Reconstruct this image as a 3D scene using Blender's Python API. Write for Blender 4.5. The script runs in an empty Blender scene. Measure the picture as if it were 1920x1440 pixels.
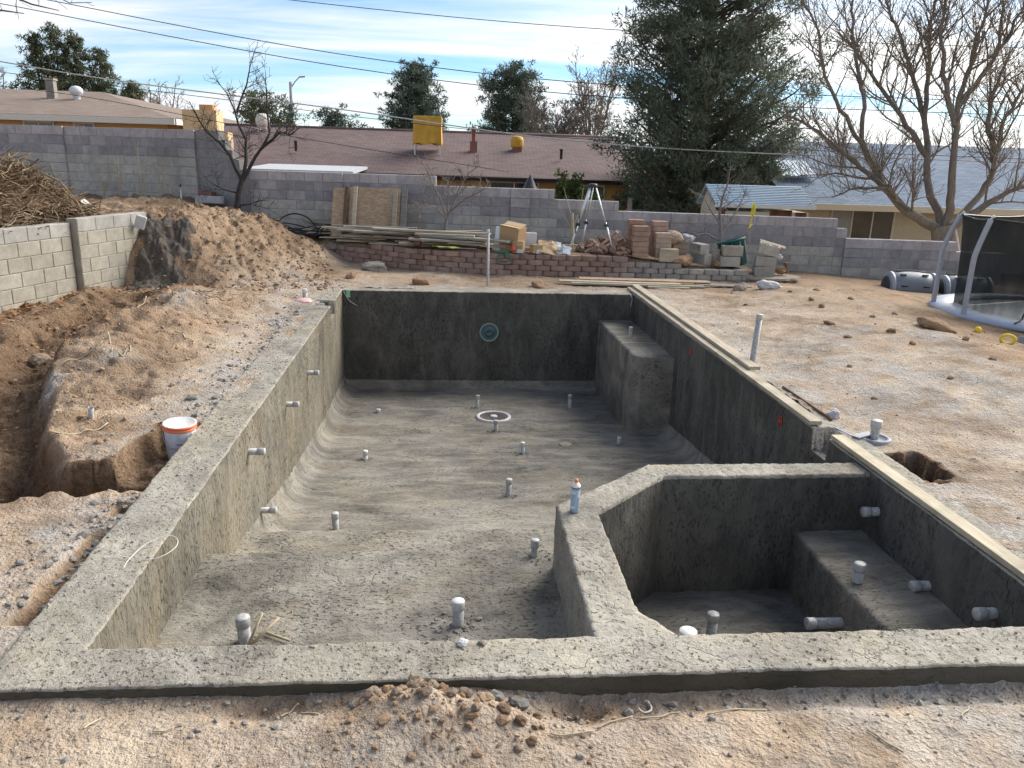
import bpy, bmesh, math, random
import numpy as np
from mathutils import Vector, Matrix, Euler

R = math.radians
scene = bpy.context.scene
COL = scene.collection
rng = random.Random(7)
nrng = np.random.default_rng(11)

# ------------------------------------------------------------------ camera
cam_d = bpy.data.cameras.new('camera')
cam_d.sensor_width = 36.0
cam_d.lens = 1497.28 / 1920 * 36.0
cam_d.clip_start = 0.05
cam_d.clip_end = 3000
cam = bpy.data.objects.new('camera', cam_d)
COL.objects.link(cam)
_p, _r, _y = 0.28031, 0.031343, 0.094639
_fw = Vector((math.sin(_y)*math.cos(_p), math.cos(_y)*math.cos(_p), -math.sin(_p)))
_rt = Vector((math.cos(_y), -math.sin(_y), 0))
_up = _rt.cross(_fw)
_r2 = math.cos(_r)*_rt + math.sin(_r)*_up
_u2 = -math.sin(_r)*_rt + math.cos(_r)*_up
cam.matrix_world = Matrix(((_r2.x, _u2.x, -_fw.x, 1.6002), (_r2.y, _u2.y, -_fw.y, -3.3277),
                           (_r2.z, _u2.z, -_fw.z, 2.2335), (0, 0, 0, 1)))
scene.camera = cam

# ------------------------------------------------------------------ light
SUN_AZ, SUN_EL = 54.0, 34.0          # azimuth from +Y towards +X, elevation
EXPOSURE = 1.88
scene.view_settings.view_transform = 'Standard'
scene.view_settings.look = 'None'
scene.view_settings.exposure = EXPOSURE
scene.view_settings.gamma = 1.0
scene.view_settings.use_curve_mapping = False
scene.cycles.use_adaptive_sampling = True
scene.cycles.adaptive_threshold = 0.025
scene.cycles.max_bounces = 5
scene.cycles.diffuse_bounces = 3
scene.cycles.glossy_bounces = 2
scene.cycles.transparent_max_bounces = 6
sun_dir = Vector((math.sin(R(SUN_AZ))*math.cos(R(SUN_EL)), math.cos(R(SUN_AZ))*math.cos(R(SUN_EL)), math.sin(R(SUN_EL))))
sl = bpy.data.lights.new('sun', 'SUN')
sl.energy = 2.1
sl.angle = R(50)
sl.color = (1.0, 0.95, 0.88)
so = bpy.data.objects.new('sun', sl)
COL.objects.link(so)
so.rotation_euler = sun_dir.to_track_quat('Z', 'Y').to_euler()
so.location = (20, 15, 20)


# ------------------------------------------------------------------ node helper
class NB:
    def __init__(self, tree):
        self.t = tree
        self.t.nodes.clear()

    def n(self, typ, **kw):
        nd = self.t.nodes.new(typ)
        for k, v in kw.items():
            setattr(nd, k, v)
        return nd

    def put(self, sock, v):
        if isinstance(v, bpy.types.NodeSocket):
            self.t.links.new(v, sock)
        elif v is not None:
            if sock.type == 'RGBA' and len(v) == 3:
                v = (*v, 1)
            sock.default_value = v

    def coord(self, kind='Object'):
        return self.n('ShaderNodeTexCoord').outputs[kind]

    def map(self, vec, scale=(1, 1, 1), rot=(0, 0, 0), loc=(0, 0, 0)):
        m = self.n('ShaderNodeMapping')
        self.put(m.inputs['Vector'], vec)
        m.inputs['Scale'].default_value = scale
        m.inputs['Rotation'].default_value = rot
        self.put(m.inputs['Location'], loc)
        return m.outputs[0]

    def noise(self, vec, scale, detail=4, rough=0.55, dist=0.0, col=False):
        m = self.n('ShaderNodeTexNoise')
        self.put(m.inputs['Vector'], vec)
        m.inputs['Scale'].default_value = scale
        m.inputs['Detail'].default_value = detail
        m.inputs['Roughness'].default_value = rough
        m.inputs['Distortion'].default_value = dist
        return m.outputs['Color' if col else 'Fac']

    def voro(self, vec, scale, feature='F1', out='Distance', rnd=1.0):
        m = self.n('ShaderNodeTexVoronoi', feature=feature)
        self.put(m.inputs['Vector'], vec)
        m.inputs['Scale'].default_value = scale
        m.inputs['Randomness'].default_value = rnd
        return m.outputs[out]

    def ramp(self, fac, stops, interp='LINEAR'):
        m = self.n('ShaderNodeValToRGB')
        m.color_ramp.interpolation = interp
        el = m.color_ramp.elements
        while len(el) < len(stops):
            el.new(0.5)
        for e, (pos, c) in zip(el, stops):
            e.position = pos
            e.color = (c, c, c, 1) if isinstance(c, (int, float)) else (*c[:3], 1)
        self.put(m.inputs[0], fac)
        return m.outputs[0]

    def mix(self, fac, a, b, mode='MIX'):
        m = self.n('ShaderNodeMix', data_type='RGBA', blend_type=mode)
        self.put(m.inputs[0], fac)
        self.put(m.inputs[6], a)
        self.put(m.inputs[7], b)
        return m.outputs[2]

    def math(self, op, a, b=None, c=None, clamp=False):
        m = self.n('ShaderNodeMath', operation=op, use_clamp=clamp)
        self.put(m.inputs[0], a)
        if b is not None:
            self.put(m.inputs[1], b)
        if c is not None:
            self.put(m.inputs[2], c)
        return m.outputs[0]

    def vmath(self, op, a, b=None, out=0):
        m = self.n('ShaderNodeVectorMath', operation=op)
        self.put(m.inputs[0], a)
        if b is not None:
            self.put(m.inputs[1], b)
        return m.outputs[out]

    def bump(self, h, strength=0.5, dist=0.02, normal=None):
        m = self.n('ShaderNodeBump')
        m.inputs['Strength'].default_value = strength
        m.inputs['Distance'].default_value = dist
        self.put(m.inputs['Height'], h)
        if normal is not None:
            self.put(m.inputs['Normal'], normal)
        return m.outputs[0]

    def out(self, color, rough=0.8, normal=None, spec=0.3, metal=0.0, alpha=None, trans=None):
        b = self.n('ShaderNodeBsdfPrincipled')
        self.put(b.inputs['Base Color'], color)
        self.put(b.inputs['Roughness'], rough)
        self.put(b.inputs['Metallic'], metal)
        self.put(b.inputs['Specular IOR Level'], spec)
        if normal is not None:
            self.put(b.inputs['Normal'], normal)
        if alpha is not None:
            self.put(b.inputs['Alpha'], alpha)
        if trans is not None:
            self.put(b.inputs['Transmission Weight'], trans)
        o = self.n('ShaderNodeOutputMaterial')
        self.t.links.new(b.outputs[0], o.inputs[0])
        return b


def newmat(name):
    m = bpy.data.materials.new(name)
    m.use_nodes = True
    return m, NB(m.node_tree)


# ------------------------------------------------------------------ sky
world = bpy.data.worlds.new('World')
scene.world = world
world.use_nodes = True
wb = NB(world.node_tree)
sky = wb.n('ShaderNodeTexSky', sky_type='NISHITA')
sky.sun_disc = False
sky.sun_elevation = R(SUN_EL)
sky.sun_rotation = R(SUN_AZ)
sky.altitude = 1600
sky.air_density = 1.0
sky.dust_density = 1.0
sky.ozone_density = 1.4
wdir = wb.coord('Generated')
sp = wb.n('ShaderNodeSeparateXYZ')
wb.put(sp.inputs[0], wdir)
den = wb.math('ADD', wb.math('MAXIMUM', sp.outputs[2], 0.0), 0.10)
cmb = wb.n('ShaderNodeCombineXYZ')
wb.put(cmb.inputs[0], wb.math('DIVIDE', sp.outputs[0], den))
wb.put(cmb.inputs[1], wb.math('DIVIDE', sp.outputs[1], den))
cvec = wb.map(cmb.outputs[0], scale=(0.15, 0.70, 1), rot=(0, 0, R(-24)), loc=(3.1, 1.35, 0))
cn1 = wb.noise(cvec, 1.0, 5, 0.5, 0.6)
cvec2 = wb.map(cmb.outputs[0], scale=(0.5, 1.5, 1), rot=(0, 0, R(-18)), loc=(1.7, 8.2, 0))
cn2 = wb.noise(cvec2, 1.0, 7, 0.6, 0.8)
cl = wb.math('ADD', wb.math('MULTIPLY', cn1, 0.72), wb.math('MULTIPLY', cn2, 0.28))
cmask = wb.ramp(cl, [(0.41, 0.05), (0.46, 0.42), (0.52, 0.92), (0.66, 1.0)])
ndir = wb.vmath('NORMALIZE', wdir)
sdot = wb.math('MAXIMUM', wb.vmath('DOT_PRODUCT', ndir, tuple(sun_dir), out='Value'), 0.0)
glow = wb.math('POWER', sdot, 5.0)
shade = wb.ramp(cl, [(0.50, (5.7, 5.75, 5.8)), (0.58, (5.1, 5.25, 5.45)), (0.70, (4.3, 4.5, 4.85))])
warm = wb.mix(glow, (0, 0, 0), (5.5, 4.8, 3.6))
ccol = wb.mix(1.0, shade, warm, 'ADD')
skyc = wb.mix(1.0, sky.outputs[0], (0.52, 0.70, 0.84), 'MULTIPLY')
fin = wb.mix(cmask, skyc, ccol)
bg = wb.n('ShaderNodeBackground')
wb.put(bg.inputs[0], fin)
bg.inputs[1].default_value = 0.054
wo = wb.n('ShaderNodeOutputWorld')
world.node_tree.links.new(bg.outputs[0], wo.inputs[0])


# ------------------------------------------------------------------ numpy noise
def _hash(ix, iy, iz, seed):
    h = (ix.astype(np.uint32)*np.uint32(374761393) + iy.astype(np.uint32)*np.uint32(668265263)
         + iz.astype(np.uint32)*np.uint32(2147483647) + np.uint32((seed*974711 + 12345) & 0xffffffff))
    h = (h ^ (h >> np.uint32(13)))*np.uint32(1274126177)
    h = h ^ (h >> np.uint32(16))
    h = h*np.uint32(2246822519)
    h = h ^ (h >> np.uint32(15))
    return h.astype(np.float64)/2147483648.0 - 1.0


def vn(x, y, z, seed=0):
    x = np.asarray(x, float)
    y = np.asarray(y, float)
    z = np.asarray(z, float) + np.zeros_like(x)
    fx, fy, fz = np.floor(x), np.floor(y), np.floor(z)
    tx, ty, tz = x-fx, y-fy, z-fz
    tx = tx*tx*(3-2*tx)
    ty = ty*ty*(3-2*ty)
    tz = tz*tz*(3-2*tz)
    ix, iy, iz = fx.astype(np.int64), fy.astype(np.int64), fz.astype(np.int64)
    r = 0
    for dx in (0, 1):
        wx = tx if dx else 1-tx
        for dy in (0, 1):
            wy = ty if dy else 1-ty
            for dz in (0, 1):
                wz = tz if dz else 1-tz
                r = r + wx*wy*wz*_hash(ix+dx, iy+dy, iz+dz, seed)
    return r


def fbm(x, y, z=0.0, octv=4, seed=0, gain=0.5):
    a, s, f, t = 1.0, 0.0, 1.0, 0.0
    for i in range(octv):
        s = s + a*vn(x*f, y*f, np.asarray(z, float)*f, seed+i*17)
        t += a
        a *= gain
        f *= 2.03
    return s/t


def ss(a, b, x):
    t = np.clip((np.asarray(x, float)-a)/(b-a), 0, 1)
    return t*t*(3-2*t)


# ------------------------------------------------------------------ object helpers
def tag(o, label=None, cat=None, group=None, kind=None):
    if label:
        o['label'] = label
    if cat:
        o['category'] = cat
    if group:
        o['group'] = group
    if kind:
        o['kind'] = kind
    return o


def link(name, data, mat=None, parent=None, loc=None, rot=None, label=None, cat=None, group=None, kind=None):
    o = bpy.data.objects.new(name, data)
    COL.objects.link(o)
    if mat is not None and data is not None and len(data.materials) == 0:
        data.materials.append(mat)
    if parent is not None:
        o.parent = parent
    if loc is not None:
        o.location = loc
    if rot is not None:
        o.rotation_euler = rot
    return tag(o, label, cat, group, kind)


def thing(name, label, cat, loc=(0, 0, 0), rot=(0, 0, 0), group=None, kind='thing'):
    return link(name, None, None, None, loc, rot, label, cat, group, kind)


def npmesh(name, V, F, smooth=True):
    """V (n,3), F (m,k) arrays with one polygon size"""
    V = np.asarray(V, np.float32)
    F = np.asarray(F, np.int32)
    me = bpy.data.meshes.new(name)
    k = F.shape[1]
    me.vertices.add(len(V))
    me.vertices.foreach_set('co', V.ravel())
    me.loops.add(F.size)
    me.loops.foreach_set('vertex_index', F.ravel())
    me.polygons.add(len(F))
    me.polygons.foreach_set('loop_start', np.arange(0, F.size, k, dtype=np.int32))
    try:
        me.polygons.foreach_set('loop_total', np.full(len(F), k, np.int32))
    except Exception:
        pass
    me.update(calc_edges=True)
    me.polygons.foreach_set('use_smooth', np.full(len(F), smooth))
    me.validate()
    return me


def gridfaces(nu, nv, flip=False):
    i = np.arange(nu-1)[:, None]*nv + np.arange(nv-1)[None, :]
    i = i.ravel()
    f = np.stack([i, i+nv, i+nv+1, i+1], 1)
    return f[:, ::-1] if flip else f


class MB:
    """collects polygons for one mesh"""
    def __init__(self):
        self.v, self.f, self.sm = [], [], []

    def add(self, verts, faces, smooth=False):
        b = len(self.v)
        self.v += [tuple(x) for x in verts]
        self.f += [tuple(i+b for i in f) for f in faces]
        self.sm += [smooth]*len(faces)
        return self

    def box(self, c, s, rot=None, taper=1.0):
        hx, hy, hz = s[0]/2, s[1]/2, s[2]/2
        vs = [Vector((x*hx*(taper if z > 0 else 1), y*hy*(taper if z > 0 else 1), z*hz)) for z in (-1, 1) for y in (-1, 1) for x in (-1, 1)]
        if rot is not None:
            m = Euler(rot).to_matrix() if not isinstance(rot, Matrix) else rot
            vs = [m @ v for v in vs]
        c = Vector(c)
        return self.add([v+c for v in vs], [(0, 2, 3, 1), (4, 5, 7, 6), (0, 1, 5, 4), (2, 6, 7, 3), (0, 4, 6, 2), (1, 3, 7, 5)])

    def bbox(self, c, s, b=0.005, rot=None):
        """box with bevelled edges"""
        hx, hy, hz = s[0]/2, s[1]/2, s[2]/2
        b = min(b, hx*.45, hy*.45, hz*.45)
        vs, idx = [], {}
        for sx in (-1, 1):
            for sy in (-1, 1):
                for sz in (-1, 1):
                    for ax in range(3):
                        p = [sx*(hx-b), sy*(hy-b), sz*(hz-b)]
                        p[ax] = (sx*hx, sy*hy, sz*hz)[ax]
                        idx[(sx, sy, sz, ax)] = len(vs)
                        vs.append(Vector(p))
        fs = []
        for ax in range(3):
            o1, o2 = [(1, 2), (2, 0), (0, 1)][ax]
            for s in (-1, 1):
                q = []
                for a, bb in ((-1, -1), (1, -1), (1, 1), (-1, 1)):
                    k = [0, 0, 0]
                    k[ax], k[o1], k[o2] = s, a, bb
                    q.append(idx[(*k, ax)])
                fs.append(tuple(q if s > 0 else q[::-1]))
        for ax in range(3):
            o1, o2 = [(1, 2), (2, 0), (0, 1)][ax]
            for a in (-1, 1):
                for bb in (-1, 1):
                    k0, k1 = [0]*3, [0]*3
                    k0[ax], k0[o1], k0[o2] = -1, a, bb
                    k1[ax], k1[o1], k1[o2] = 1, a, bb
                    q = [idx[(*k0, o1)], idx[(*k1, o1)], idx[(*k1, o2)], idx[(*k0, o2)]]
                    fs.append(tuple(q if a*bb < 0 else q[::-1]))
        for sx in (-1, 1):
            for sy in (-1, 1):
                for sz in (-1, 1):
                    q = [idx[(sx, sy, sz, i)] for i in range(3)]
                    fs.append(tuple(q if sx*sy*sz > 0 else q[::-1]))
        if rot is not None:
            m = Euler(rot).to_matrix() if not isinstance(rot, Matrix) else rot
            vs = [m @ v for v in vs]
        c = Vector(c)
        return self.add([v+c for v in vs], fs)

    def tube(self, pts, rad, n=8, cap=True, smooth=True):
        pts = [Vector(p) for p in pts]
        if not hasattr(rad, '__len__'):
            rad = [rad]*len(pts)
        vs = []
        prev = None
        for i, p in enumerate(pts):
            a = pts[max(i-1, 0)]
            b = pts[min(i+1, len(pts)-1)]
            t = (b-a)
            t = t.normalized() if t.length > 1e-9 else Vector((0, 0, 1))
            if prev is None:
                u = t.orthogonal().normalized()
            else:
                u = prev - t*prev.dot(t)
                u = u.normalized() if u.length > 1e-6 else t.orthogonal().normalized()
            prev = u
            w = t.cross(u)
            for k in range(n):
                an = 2*math.pi*k/n
                vs.append(p + (u*math.cos(an)+w*math.sin(an))*rad[i])
        fs = []
        for i in range(len(pts)-1):
            for k in range(n):
                fs.append((i*n+k, i*n+(k+1) % n, (i+1)*n+(k+1) % n, (i+1)*n+k))
        self.add(vs, fs, smooth)
        if cap:
            m = len(pts)-1
            self.f.append(tuple(len(self.v)-len(vs)+k for k in reversed(range(n))))
            self.f.append(tuple(len(self.v)-len(vs)+m*n+k for k in range(n)))
            self.sm += [False, False]
        return self

    def lathe(self, prof, n=24, smooth=True, cap0=False, cap1=False, c=(0, 0, 0)):
        """prof: (radius, z) list, about the z axis"""
        b = len(self.v)
        for (r, z) in prof:
            for k in range(n):
                a = 2*math.pi*k/n
                self.v.append((c[0]+r*math.cos(a), c[1]+r*math.sin(a), c[2]+z))
        for i in range(len(prof)-1):
            for k in range(n):
                self.f.append((b+i*n+k, b+i*n+(k+1) % n, b+(i+1)*n+(k+1) % n, b+(i+1)*n+k))
                self.sm.append(smooth)
        if cap0:
            self.f.append(tuple(b+k for k in reversed(range(n))))
            self.sm.append(False)
        if cap1:
            self.f.append(tuple(b+(len(prof)-1)*n+k for k in range(n)))
            self.sm.append(False)
        return self

    def mesh(self, name):
        me = bpy.data.meshes.new(name)
        me.from_pydata([tuple(v) for v in self.v], [], self.f)
        me.polygons.foreach_set('use_smooth', self.sm)
        me.update()
        return me

    def build(self, name, mat, parent=None, **kw):
        return link(name, self.mesh(name), mat, parent, **kw)


def copy_tree(o, parent=None):
    c = o.copy()
    COL.objects.link(c)
    c.parent = parent
    for ch in list(o.children):
        copy_tree(ch, c)
    return c

# ------------------------------------------------------------------ materials
M = {}


def concrete(name, stretch, c_dark, c_mid, c_light, pit=1.0, grav=0.0, tan=0.35, dust=0.0, crack=0.5):
    """shotcrete: broad trowel tone, damp and dusty patches, torn pits, a few hairline cracks"""
    m, b = newmat(name)
    co = b.coord()
    big = b.noise(co, 0.7, 4, 0.55, 0.8)
    med = b.noise(b.map(co, stretch), 3.6, 5, 0.62, 0.7)
    f = b.math('ADD', b.math('MULTIPLY', big, 0.5), b.math('MULTIPLY', med, 0.5))
    col = b.ramp(f, [(0.36, c_dark), (0.5, c_mid), (0.64, c_light)])
    tn = b.ramp(b.noise(b.map(co, (1, 1, 1), loc=(5, 3, 1)), 1.2, 4, 0.6, 1.2), [(0.44, 0.0), (0.64, tan)])
    col = b.mix(tn, col, (c_light[0]*1.15, c_light[1]*1.04, c_light[2]*0.84))
    if dust:
        dn = b.ramp(b.noise(b.map(co, stretch, loc=(9, 2, 6)), 1.5, 6, 0.66, 1.4), [(0.47, 0.0), (0.64, dust)])
        col = b.mix(dn, col, (0.36, 0.345, 0.315))
    pn = b.noise(b.map(co, stretch, loc=(2, 7, 4)), 42.0, 3, 0.55)
    where = b.ramp(b.noise(co, 2.2, 3, 0.6), [(0.36, 0.15), (0.62, 1.0)])
    pits = b.math('MULTIPLY', b.ramp(pn, [(0.33, 1.0), (0.43, 0.0)]), where)
    col = b.mix(b.math('MULTIPLY', pits, 0.55), col, tuple(x*0.6 for x in c_dark))  # self-shadow of the pits, put into the colour
    grain = b.noise(co, 120.0, 3, 0.65)
    col = b.mix(1.0, col, b.ramp(grain, [(0.3, 0.84), (0.7, 1.14)]), 'MULTIPLY')
    h1 = b.noise(b.map(co, stretch), 20.0, 5, 0.7)
    h2 = b.math('SUBTRACT', h1, b.math('MULTIPLY', pits, 0.6*pit))
    if crack:
        cod = b.vmath('ADD', co, b.vmath('MULTIPLY', b.noise(co, 2.5, 4, 0.65, col=True), (.55, .55, .55)))
        ck = b.ramp(b.voro(cod, 0.9, 'DISTANCE_TO_EDGE'), [(0.0, 1.0), (0.006, 0.0)])
        ck = b.math('MULTIPLY', ck, b.ramp(b.noise(b.map(co, (1, 1, 1), loc=(1, 8, 3)), 1.1, 2, 0.5), [(0.5, 0.0), (0.58, crack)]))
        col = b.mix(ck, col, tuple(x*0.5 for x in c_dark))
        h2 = b.math('SUBTRACT', h2, ck)
    if grav:
        cod2 = b.vmath('ADD', co, b.vmath('MULTIPLY', b.noise(co, 18.0, 3, 0.7, col=True), (.05, .05, .05)))
        vc = b.voro(cod2, 70.0, 'F1', 'Color')
        gm = b.ramp(b.noise(co, 3.3, 4, 0.6), [(0.45, 0.0), (0.6, grav)])
        col = b.mix(gm, col, b.mix(0.6, col, b.ramp(vc, [(0.0, c_dark), (0.5, c_mid), (1.0, (0.44, 0.42, 0.385))])))
    col = b.mix(1.0, col, (1.02, 1.0, 0.96), 'MULTIPLY')
    nrm = b.bump(h2, 1.0, 0.02)
    nrm = b.bump(grain, 0.35, 0.003, nrm)
    b.out(col, 0.88, nrm, 0.22)
    M[name] = m


concrete('concrete_wall_lit', (1.5, 1.5, 0.4), (0.088, 0.081, 0.067), (0.148, 0.138, 0.115), (0.235, 0.218, 0.178), pit=2.2, dust=0.2, crack=0)  # lit copy for the left wall: sunlight put into a lighter, tanner tone
concrete('concrete_wall_shade', (1.5, 1.5, 0.6), (0.048, 0.048, 0.047), (0.082, 0.081, 0.077), (0.135, 0.131, 0.121), pit=1.4, tan=0.12, dust=0.10, crack=0)  # dark copy for far, right and spa walls: their shade put into the colour
concrete('concrete_floor', (0.5, 1.3, 1.0), (0.080, 0.077, 0.071), (0.160, 0.153, 0.139), (0.280, 0.266, 0.237), pit=0.9, tan=0.3, dust=0.45, crack=0)
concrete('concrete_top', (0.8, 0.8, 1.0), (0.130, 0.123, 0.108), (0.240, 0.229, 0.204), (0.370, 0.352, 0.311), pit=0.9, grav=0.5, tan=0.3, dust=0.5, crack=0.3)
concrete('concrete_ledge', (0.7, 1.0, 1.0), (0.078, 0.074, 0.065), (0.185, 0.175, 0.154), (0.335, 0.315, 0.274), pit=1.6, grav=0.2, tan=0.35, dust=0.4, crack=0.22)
concrete('concrete_formed', (0.4, 0.4, 1.0), (0.045, 0.041, 0.033), (0.066, 0.061, 0.050), (0.098, 0.090, 0.075), pit=0.2, tan=0.1, crack=0.0)  # formed outer face, its shade towards the camera put into the dark tone

# ---- earth: tan dirt, grey cement dust, damp dark soil, red clay, by vertex mask
m, b = newmat('earth')
co = b.coord()
at = b.n('ShaderNodeAttribute', attribute_name='mask')
sx = b.n('ShaderNodeSeparateColor')
b.put(sx.inputs[0], at.outputs['Color'])
n_big = b.noise(co, 0.7, 4, 0.6, 0.6)
n_med = b.noise(co, 3.5, 5, 0.65, 0.4)
n_fin = b.noise(co, 30.0, 4, 0.68)
n_gr = b.noise(co, 120.0, 3, 0.65)
col = b.ramp(b.math('ADD', b.math('MULTIPLY', n_big, 0.5), b.math('MULTIPLY', n_med, 0.5)),
             [(0.34, (0.220, 0.158, 0.106)), (0.45, (0.335, 0.256, 0.184)), (0.55, (0.450, 0.364, 0.274)), (0.66, (0.570, 0.490, 0.395))])
red = b.math('MULTIPLY', sx.outputs[2], b.ramp(n_med, [(0.35, 0.2), (0.6, 0.7)]))
col = b.mix(red, col, b.mix(n_med, (0.28, 0.165, 0.088), (0.44, 0.292, 0.170)))
dustn = b.math('MULTIPLY', sx.outputs[0], b.ramp(b.noise(co, 2.6, 7, 0.68), [(0.38, 0.0), (0.56, 1.0)]))
col = b.mix(dustn, col, b.ramp(n_fin, [(0.3, (0.24, 0.233, 0.222)), (0.5, (0.36, 0.350, 0.332)), (0.7, (0.48, 0.466, 0.44))]))
dkn = b.math('MULTIPLY', sx.outputs[1], b.ramp(n_med, [(0.3, 0.75), (0.6, 1.0)]))
col = b.mix(dkn, col, b.ramp(n_fin, [(0.3, (0.085, 0.052, 0.031)), (0.5, (0.160, 0.102, 0.062)), (0.72, (0.250, 0.165, 0.102))]))
col = b.mix(1.0, col, b.ramp(b.noise(b.map(co, (1, 1, 1), loc=(3, 1, 7)), 1.4, 5, 0.65, 0.8), [(0.32, (0.66, 0.62, 0.58)), (0.5, (1, 1, 1)), (0.68, (1.15, 1.15, 1.15))]), 'MULTIPLY')
col = b.mix(b.ramp(n_gr, [(0.32, 0.35), (0.5, 0.0)]), col, (0.16, 0.115, 0.08))
col = b.mix(b.ramp(n_gr, [(0.64, 0.0), (0.76, 0.4)]), col, (0.50, 0.455, 0.40))
vd = b.voro(co, 34.0, 'F1', 'Distance')
h = b.math('ADD', b.math('MULTIPLY', n_fin, 1.0), b.math('MULTIPLY', b.ramp(vd, [(0.0, 1.0), (0.5, 0.0)]), 0.35))
nr = b.bump(h, 0.95, 0.026)
nr = b.bump(n_gr, 0.6, 0.005, nr)
b.out(col, 0.95, nr, 0.15)
M['earth'] = m


def stone_mat(name, c0, c1, scale=14, bump=0.6, dist=0.01, rough=0.9):
    m, b = newmat(name)
    co = b.vmath('ADD', b.coord(), b.vmath('MULTIPLY', b.n('ShaderNodeObjectInfo').outputs['Location'], (3.7, 2.9, 5.1)))
    f = b.noise(co, scale, 6, 0.65)
    rd = b.n('ShaderNodeObjectInfo').outputs['Random']
    col = b.ramp(f, [(0.3, c0), (0.7, c1)])
    col = b.mix(1.0, col, b.ramp(rd, [(0, (0.78, 0.78, 0.80)), (1, (1.15, 1.12, 1.08))]), 'MULTIPLY')
    col = b.mix(b.ramp(b.noise(co, scale*0.25, 4, 0.6), [(0.45, 0), (0.7, 0.5)]), col, tuple(x*0.65 for x in c0))
    nr = b.bump(b.noise(co, scale*5, 5, 0.7), bump, dist)
    b.out(col, rough, nr, 0.2)
    M[name] = m


def block_mat(name, bump=0.5):
    """masonry unit; its own colour comes from the object colour"""
    m, b = newmat(name)
    oi = b.n('ShaderNodeObjectInfo')
    co = b.vmath('ADD', b.coord(), b.vmath('MULTIPLY', oi.outputs['Location'], (3.7, 2.9, 5.1)))
    f = b.noise(co, 7, 6, 0.65)
    g = b.noise(co, 90, 4, 0.7)
    col = b.mix(1.0, oi.outputs['Color'], b.ramp(f, [(0.3, (0.80, 0.80, 0.81)), (0.7, (1.16, 1.15, 1.13))]), 'MULTIPLY')
    col = b.mix(1.0, col, b.ramp(g, [(0.3, 0.80), (0.7, 1.15)]), 'MULTIPLY')
    col = b.mix(b.ramp(b.noise(co, 3.0, 5, 0.7), [(0.58, 0), (0.78, 0.35)]), col, (0.42, 0.41, 0.39))
    pos = b.n('ShaderNodeNewGeometry').outputs['Position']
    st = b.ramp(b.noise(b.map(pos, (1.6, 1.6, 0.5)), 1.3, 5, 0.65, 0.5), [(0.36, (0.85, 0.84, 0.82)), (0.52, (1, 1, 1)), (0.68, (1.10, 1.09, 1.07))])
    col = b.mix(1.0, col, st, 'MULTIPLY')
    nr = b.bump(g, bump, 0.006)
    b.out(col, 0.92, nr, 0.2)
    M[name] = m


block_mat('block')
stone_mat('mortar', (0.26, 0.255, 0.25), (0.38, 0.375, 0.36), 20)
stone_mat('mortar_pale', (0.29, 0.272, 0.235), (0.37, 0.35, 0.305), 20)
stone_mat('rock', (0.20, 0.165, 0.13), (0.38, 0.33, 0.275), 12)
stone_mat('clod', (0.225, 0.145, 0.088), (0.39, 0.275, 0.182), 14, 0.9)
stone_mat('greyclod', (0.22, 0.208, 0.19), (0.39, 0.375, 0.345), 14, 0.9)
stone_mat('paleclod', (0.30, 0.225, 0.16), (0.47, 0.375, 0.285), 14, 0.9)
stone_mat('whitestone', (0.42, 0.42, 0.44), (0.60, 0.60, 0.62), 10, 0.4)
stone_mat('darkmortar', (0.075, 0.062, 0.050), (0.215, 0.195, 0.170), 16, 1.0, 0.04)


def wood(name, c0, c1, knots=0.4, axis=0):
    m, b = newmat(name)
    oi = b.n('ShaderNodeObjectInfo')
    co = b.vmath('ADD', b.coord(), b.vmath('MULTIPLY', oi.outputs['Location'], (7.3, 5.1, 3.3)))
    sc = [9, 9, 9]
    sc[axis] = 0.8
    g = b.noise(b.map(co, tuple(sc)), 4.0, 6, 0.65, 0.6)
    st = b.noise(co, 2.5, 4, 0.6)
    col = b.ramp(g, [(0.3, c0), (0.68, c1)])
    col = b.mix(b.ramp(st, [(0.5, 0), (0.75, knots)]), col, tuple(x*0.5 for x in c0))
    col = b.mix(1.0, col, b.ramp(oi.outputs['Random'], [(0, (0.75, 0.76, 0.78)), (1, (1.12, 1.1, 1.05))]), 'MULTIPLY')
    nr = b.bump(g, 0.4, 0.004)
    b.out(col, 0.8, nr, 0.25)
    M[name] = m


wood('wood_new', (0.30, 0.26, 0.19), (0.50, 0.45, 0.35), 0.7)
wood('wood_old', (0.25, 0.21, 0.165), (0.47, 0.415, 0.33))
wood('wood_grey', (0.16, 0.145, 0.13), (0.33, 0.31, 0.28))
wood('wood_dark', (0.09, 0.05, 0.03), (0.19, 0.11, 0.07))
wood('bark', (0.075, 0.060, 0.050), (0.19, 0.158, 0.132), axis=2)
wood('bark_tan', (0.11, 0.092, 0.077), (0.26, 0.224, 0.188), axis=2)
wood('bark_dark', (0.022, 0.018, 0.018), (0.070, 0.058, 0.056), axis=2)
wood('bark_grey', (0.12, 0.105, 0.095), (0.27, 0.24, 0.22), axis=2)
wood('twig_tan', (0.16, 0.105, 0.06), (0.36, 0.26, 0.16))
wood('twig_brown', (0.075, 0.045, 0.028), (0.20, 0.13, 0.08))
wood('straw', (0.30, 0.25, 0.17), (0.48, 0.41, 0.29))

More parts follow.
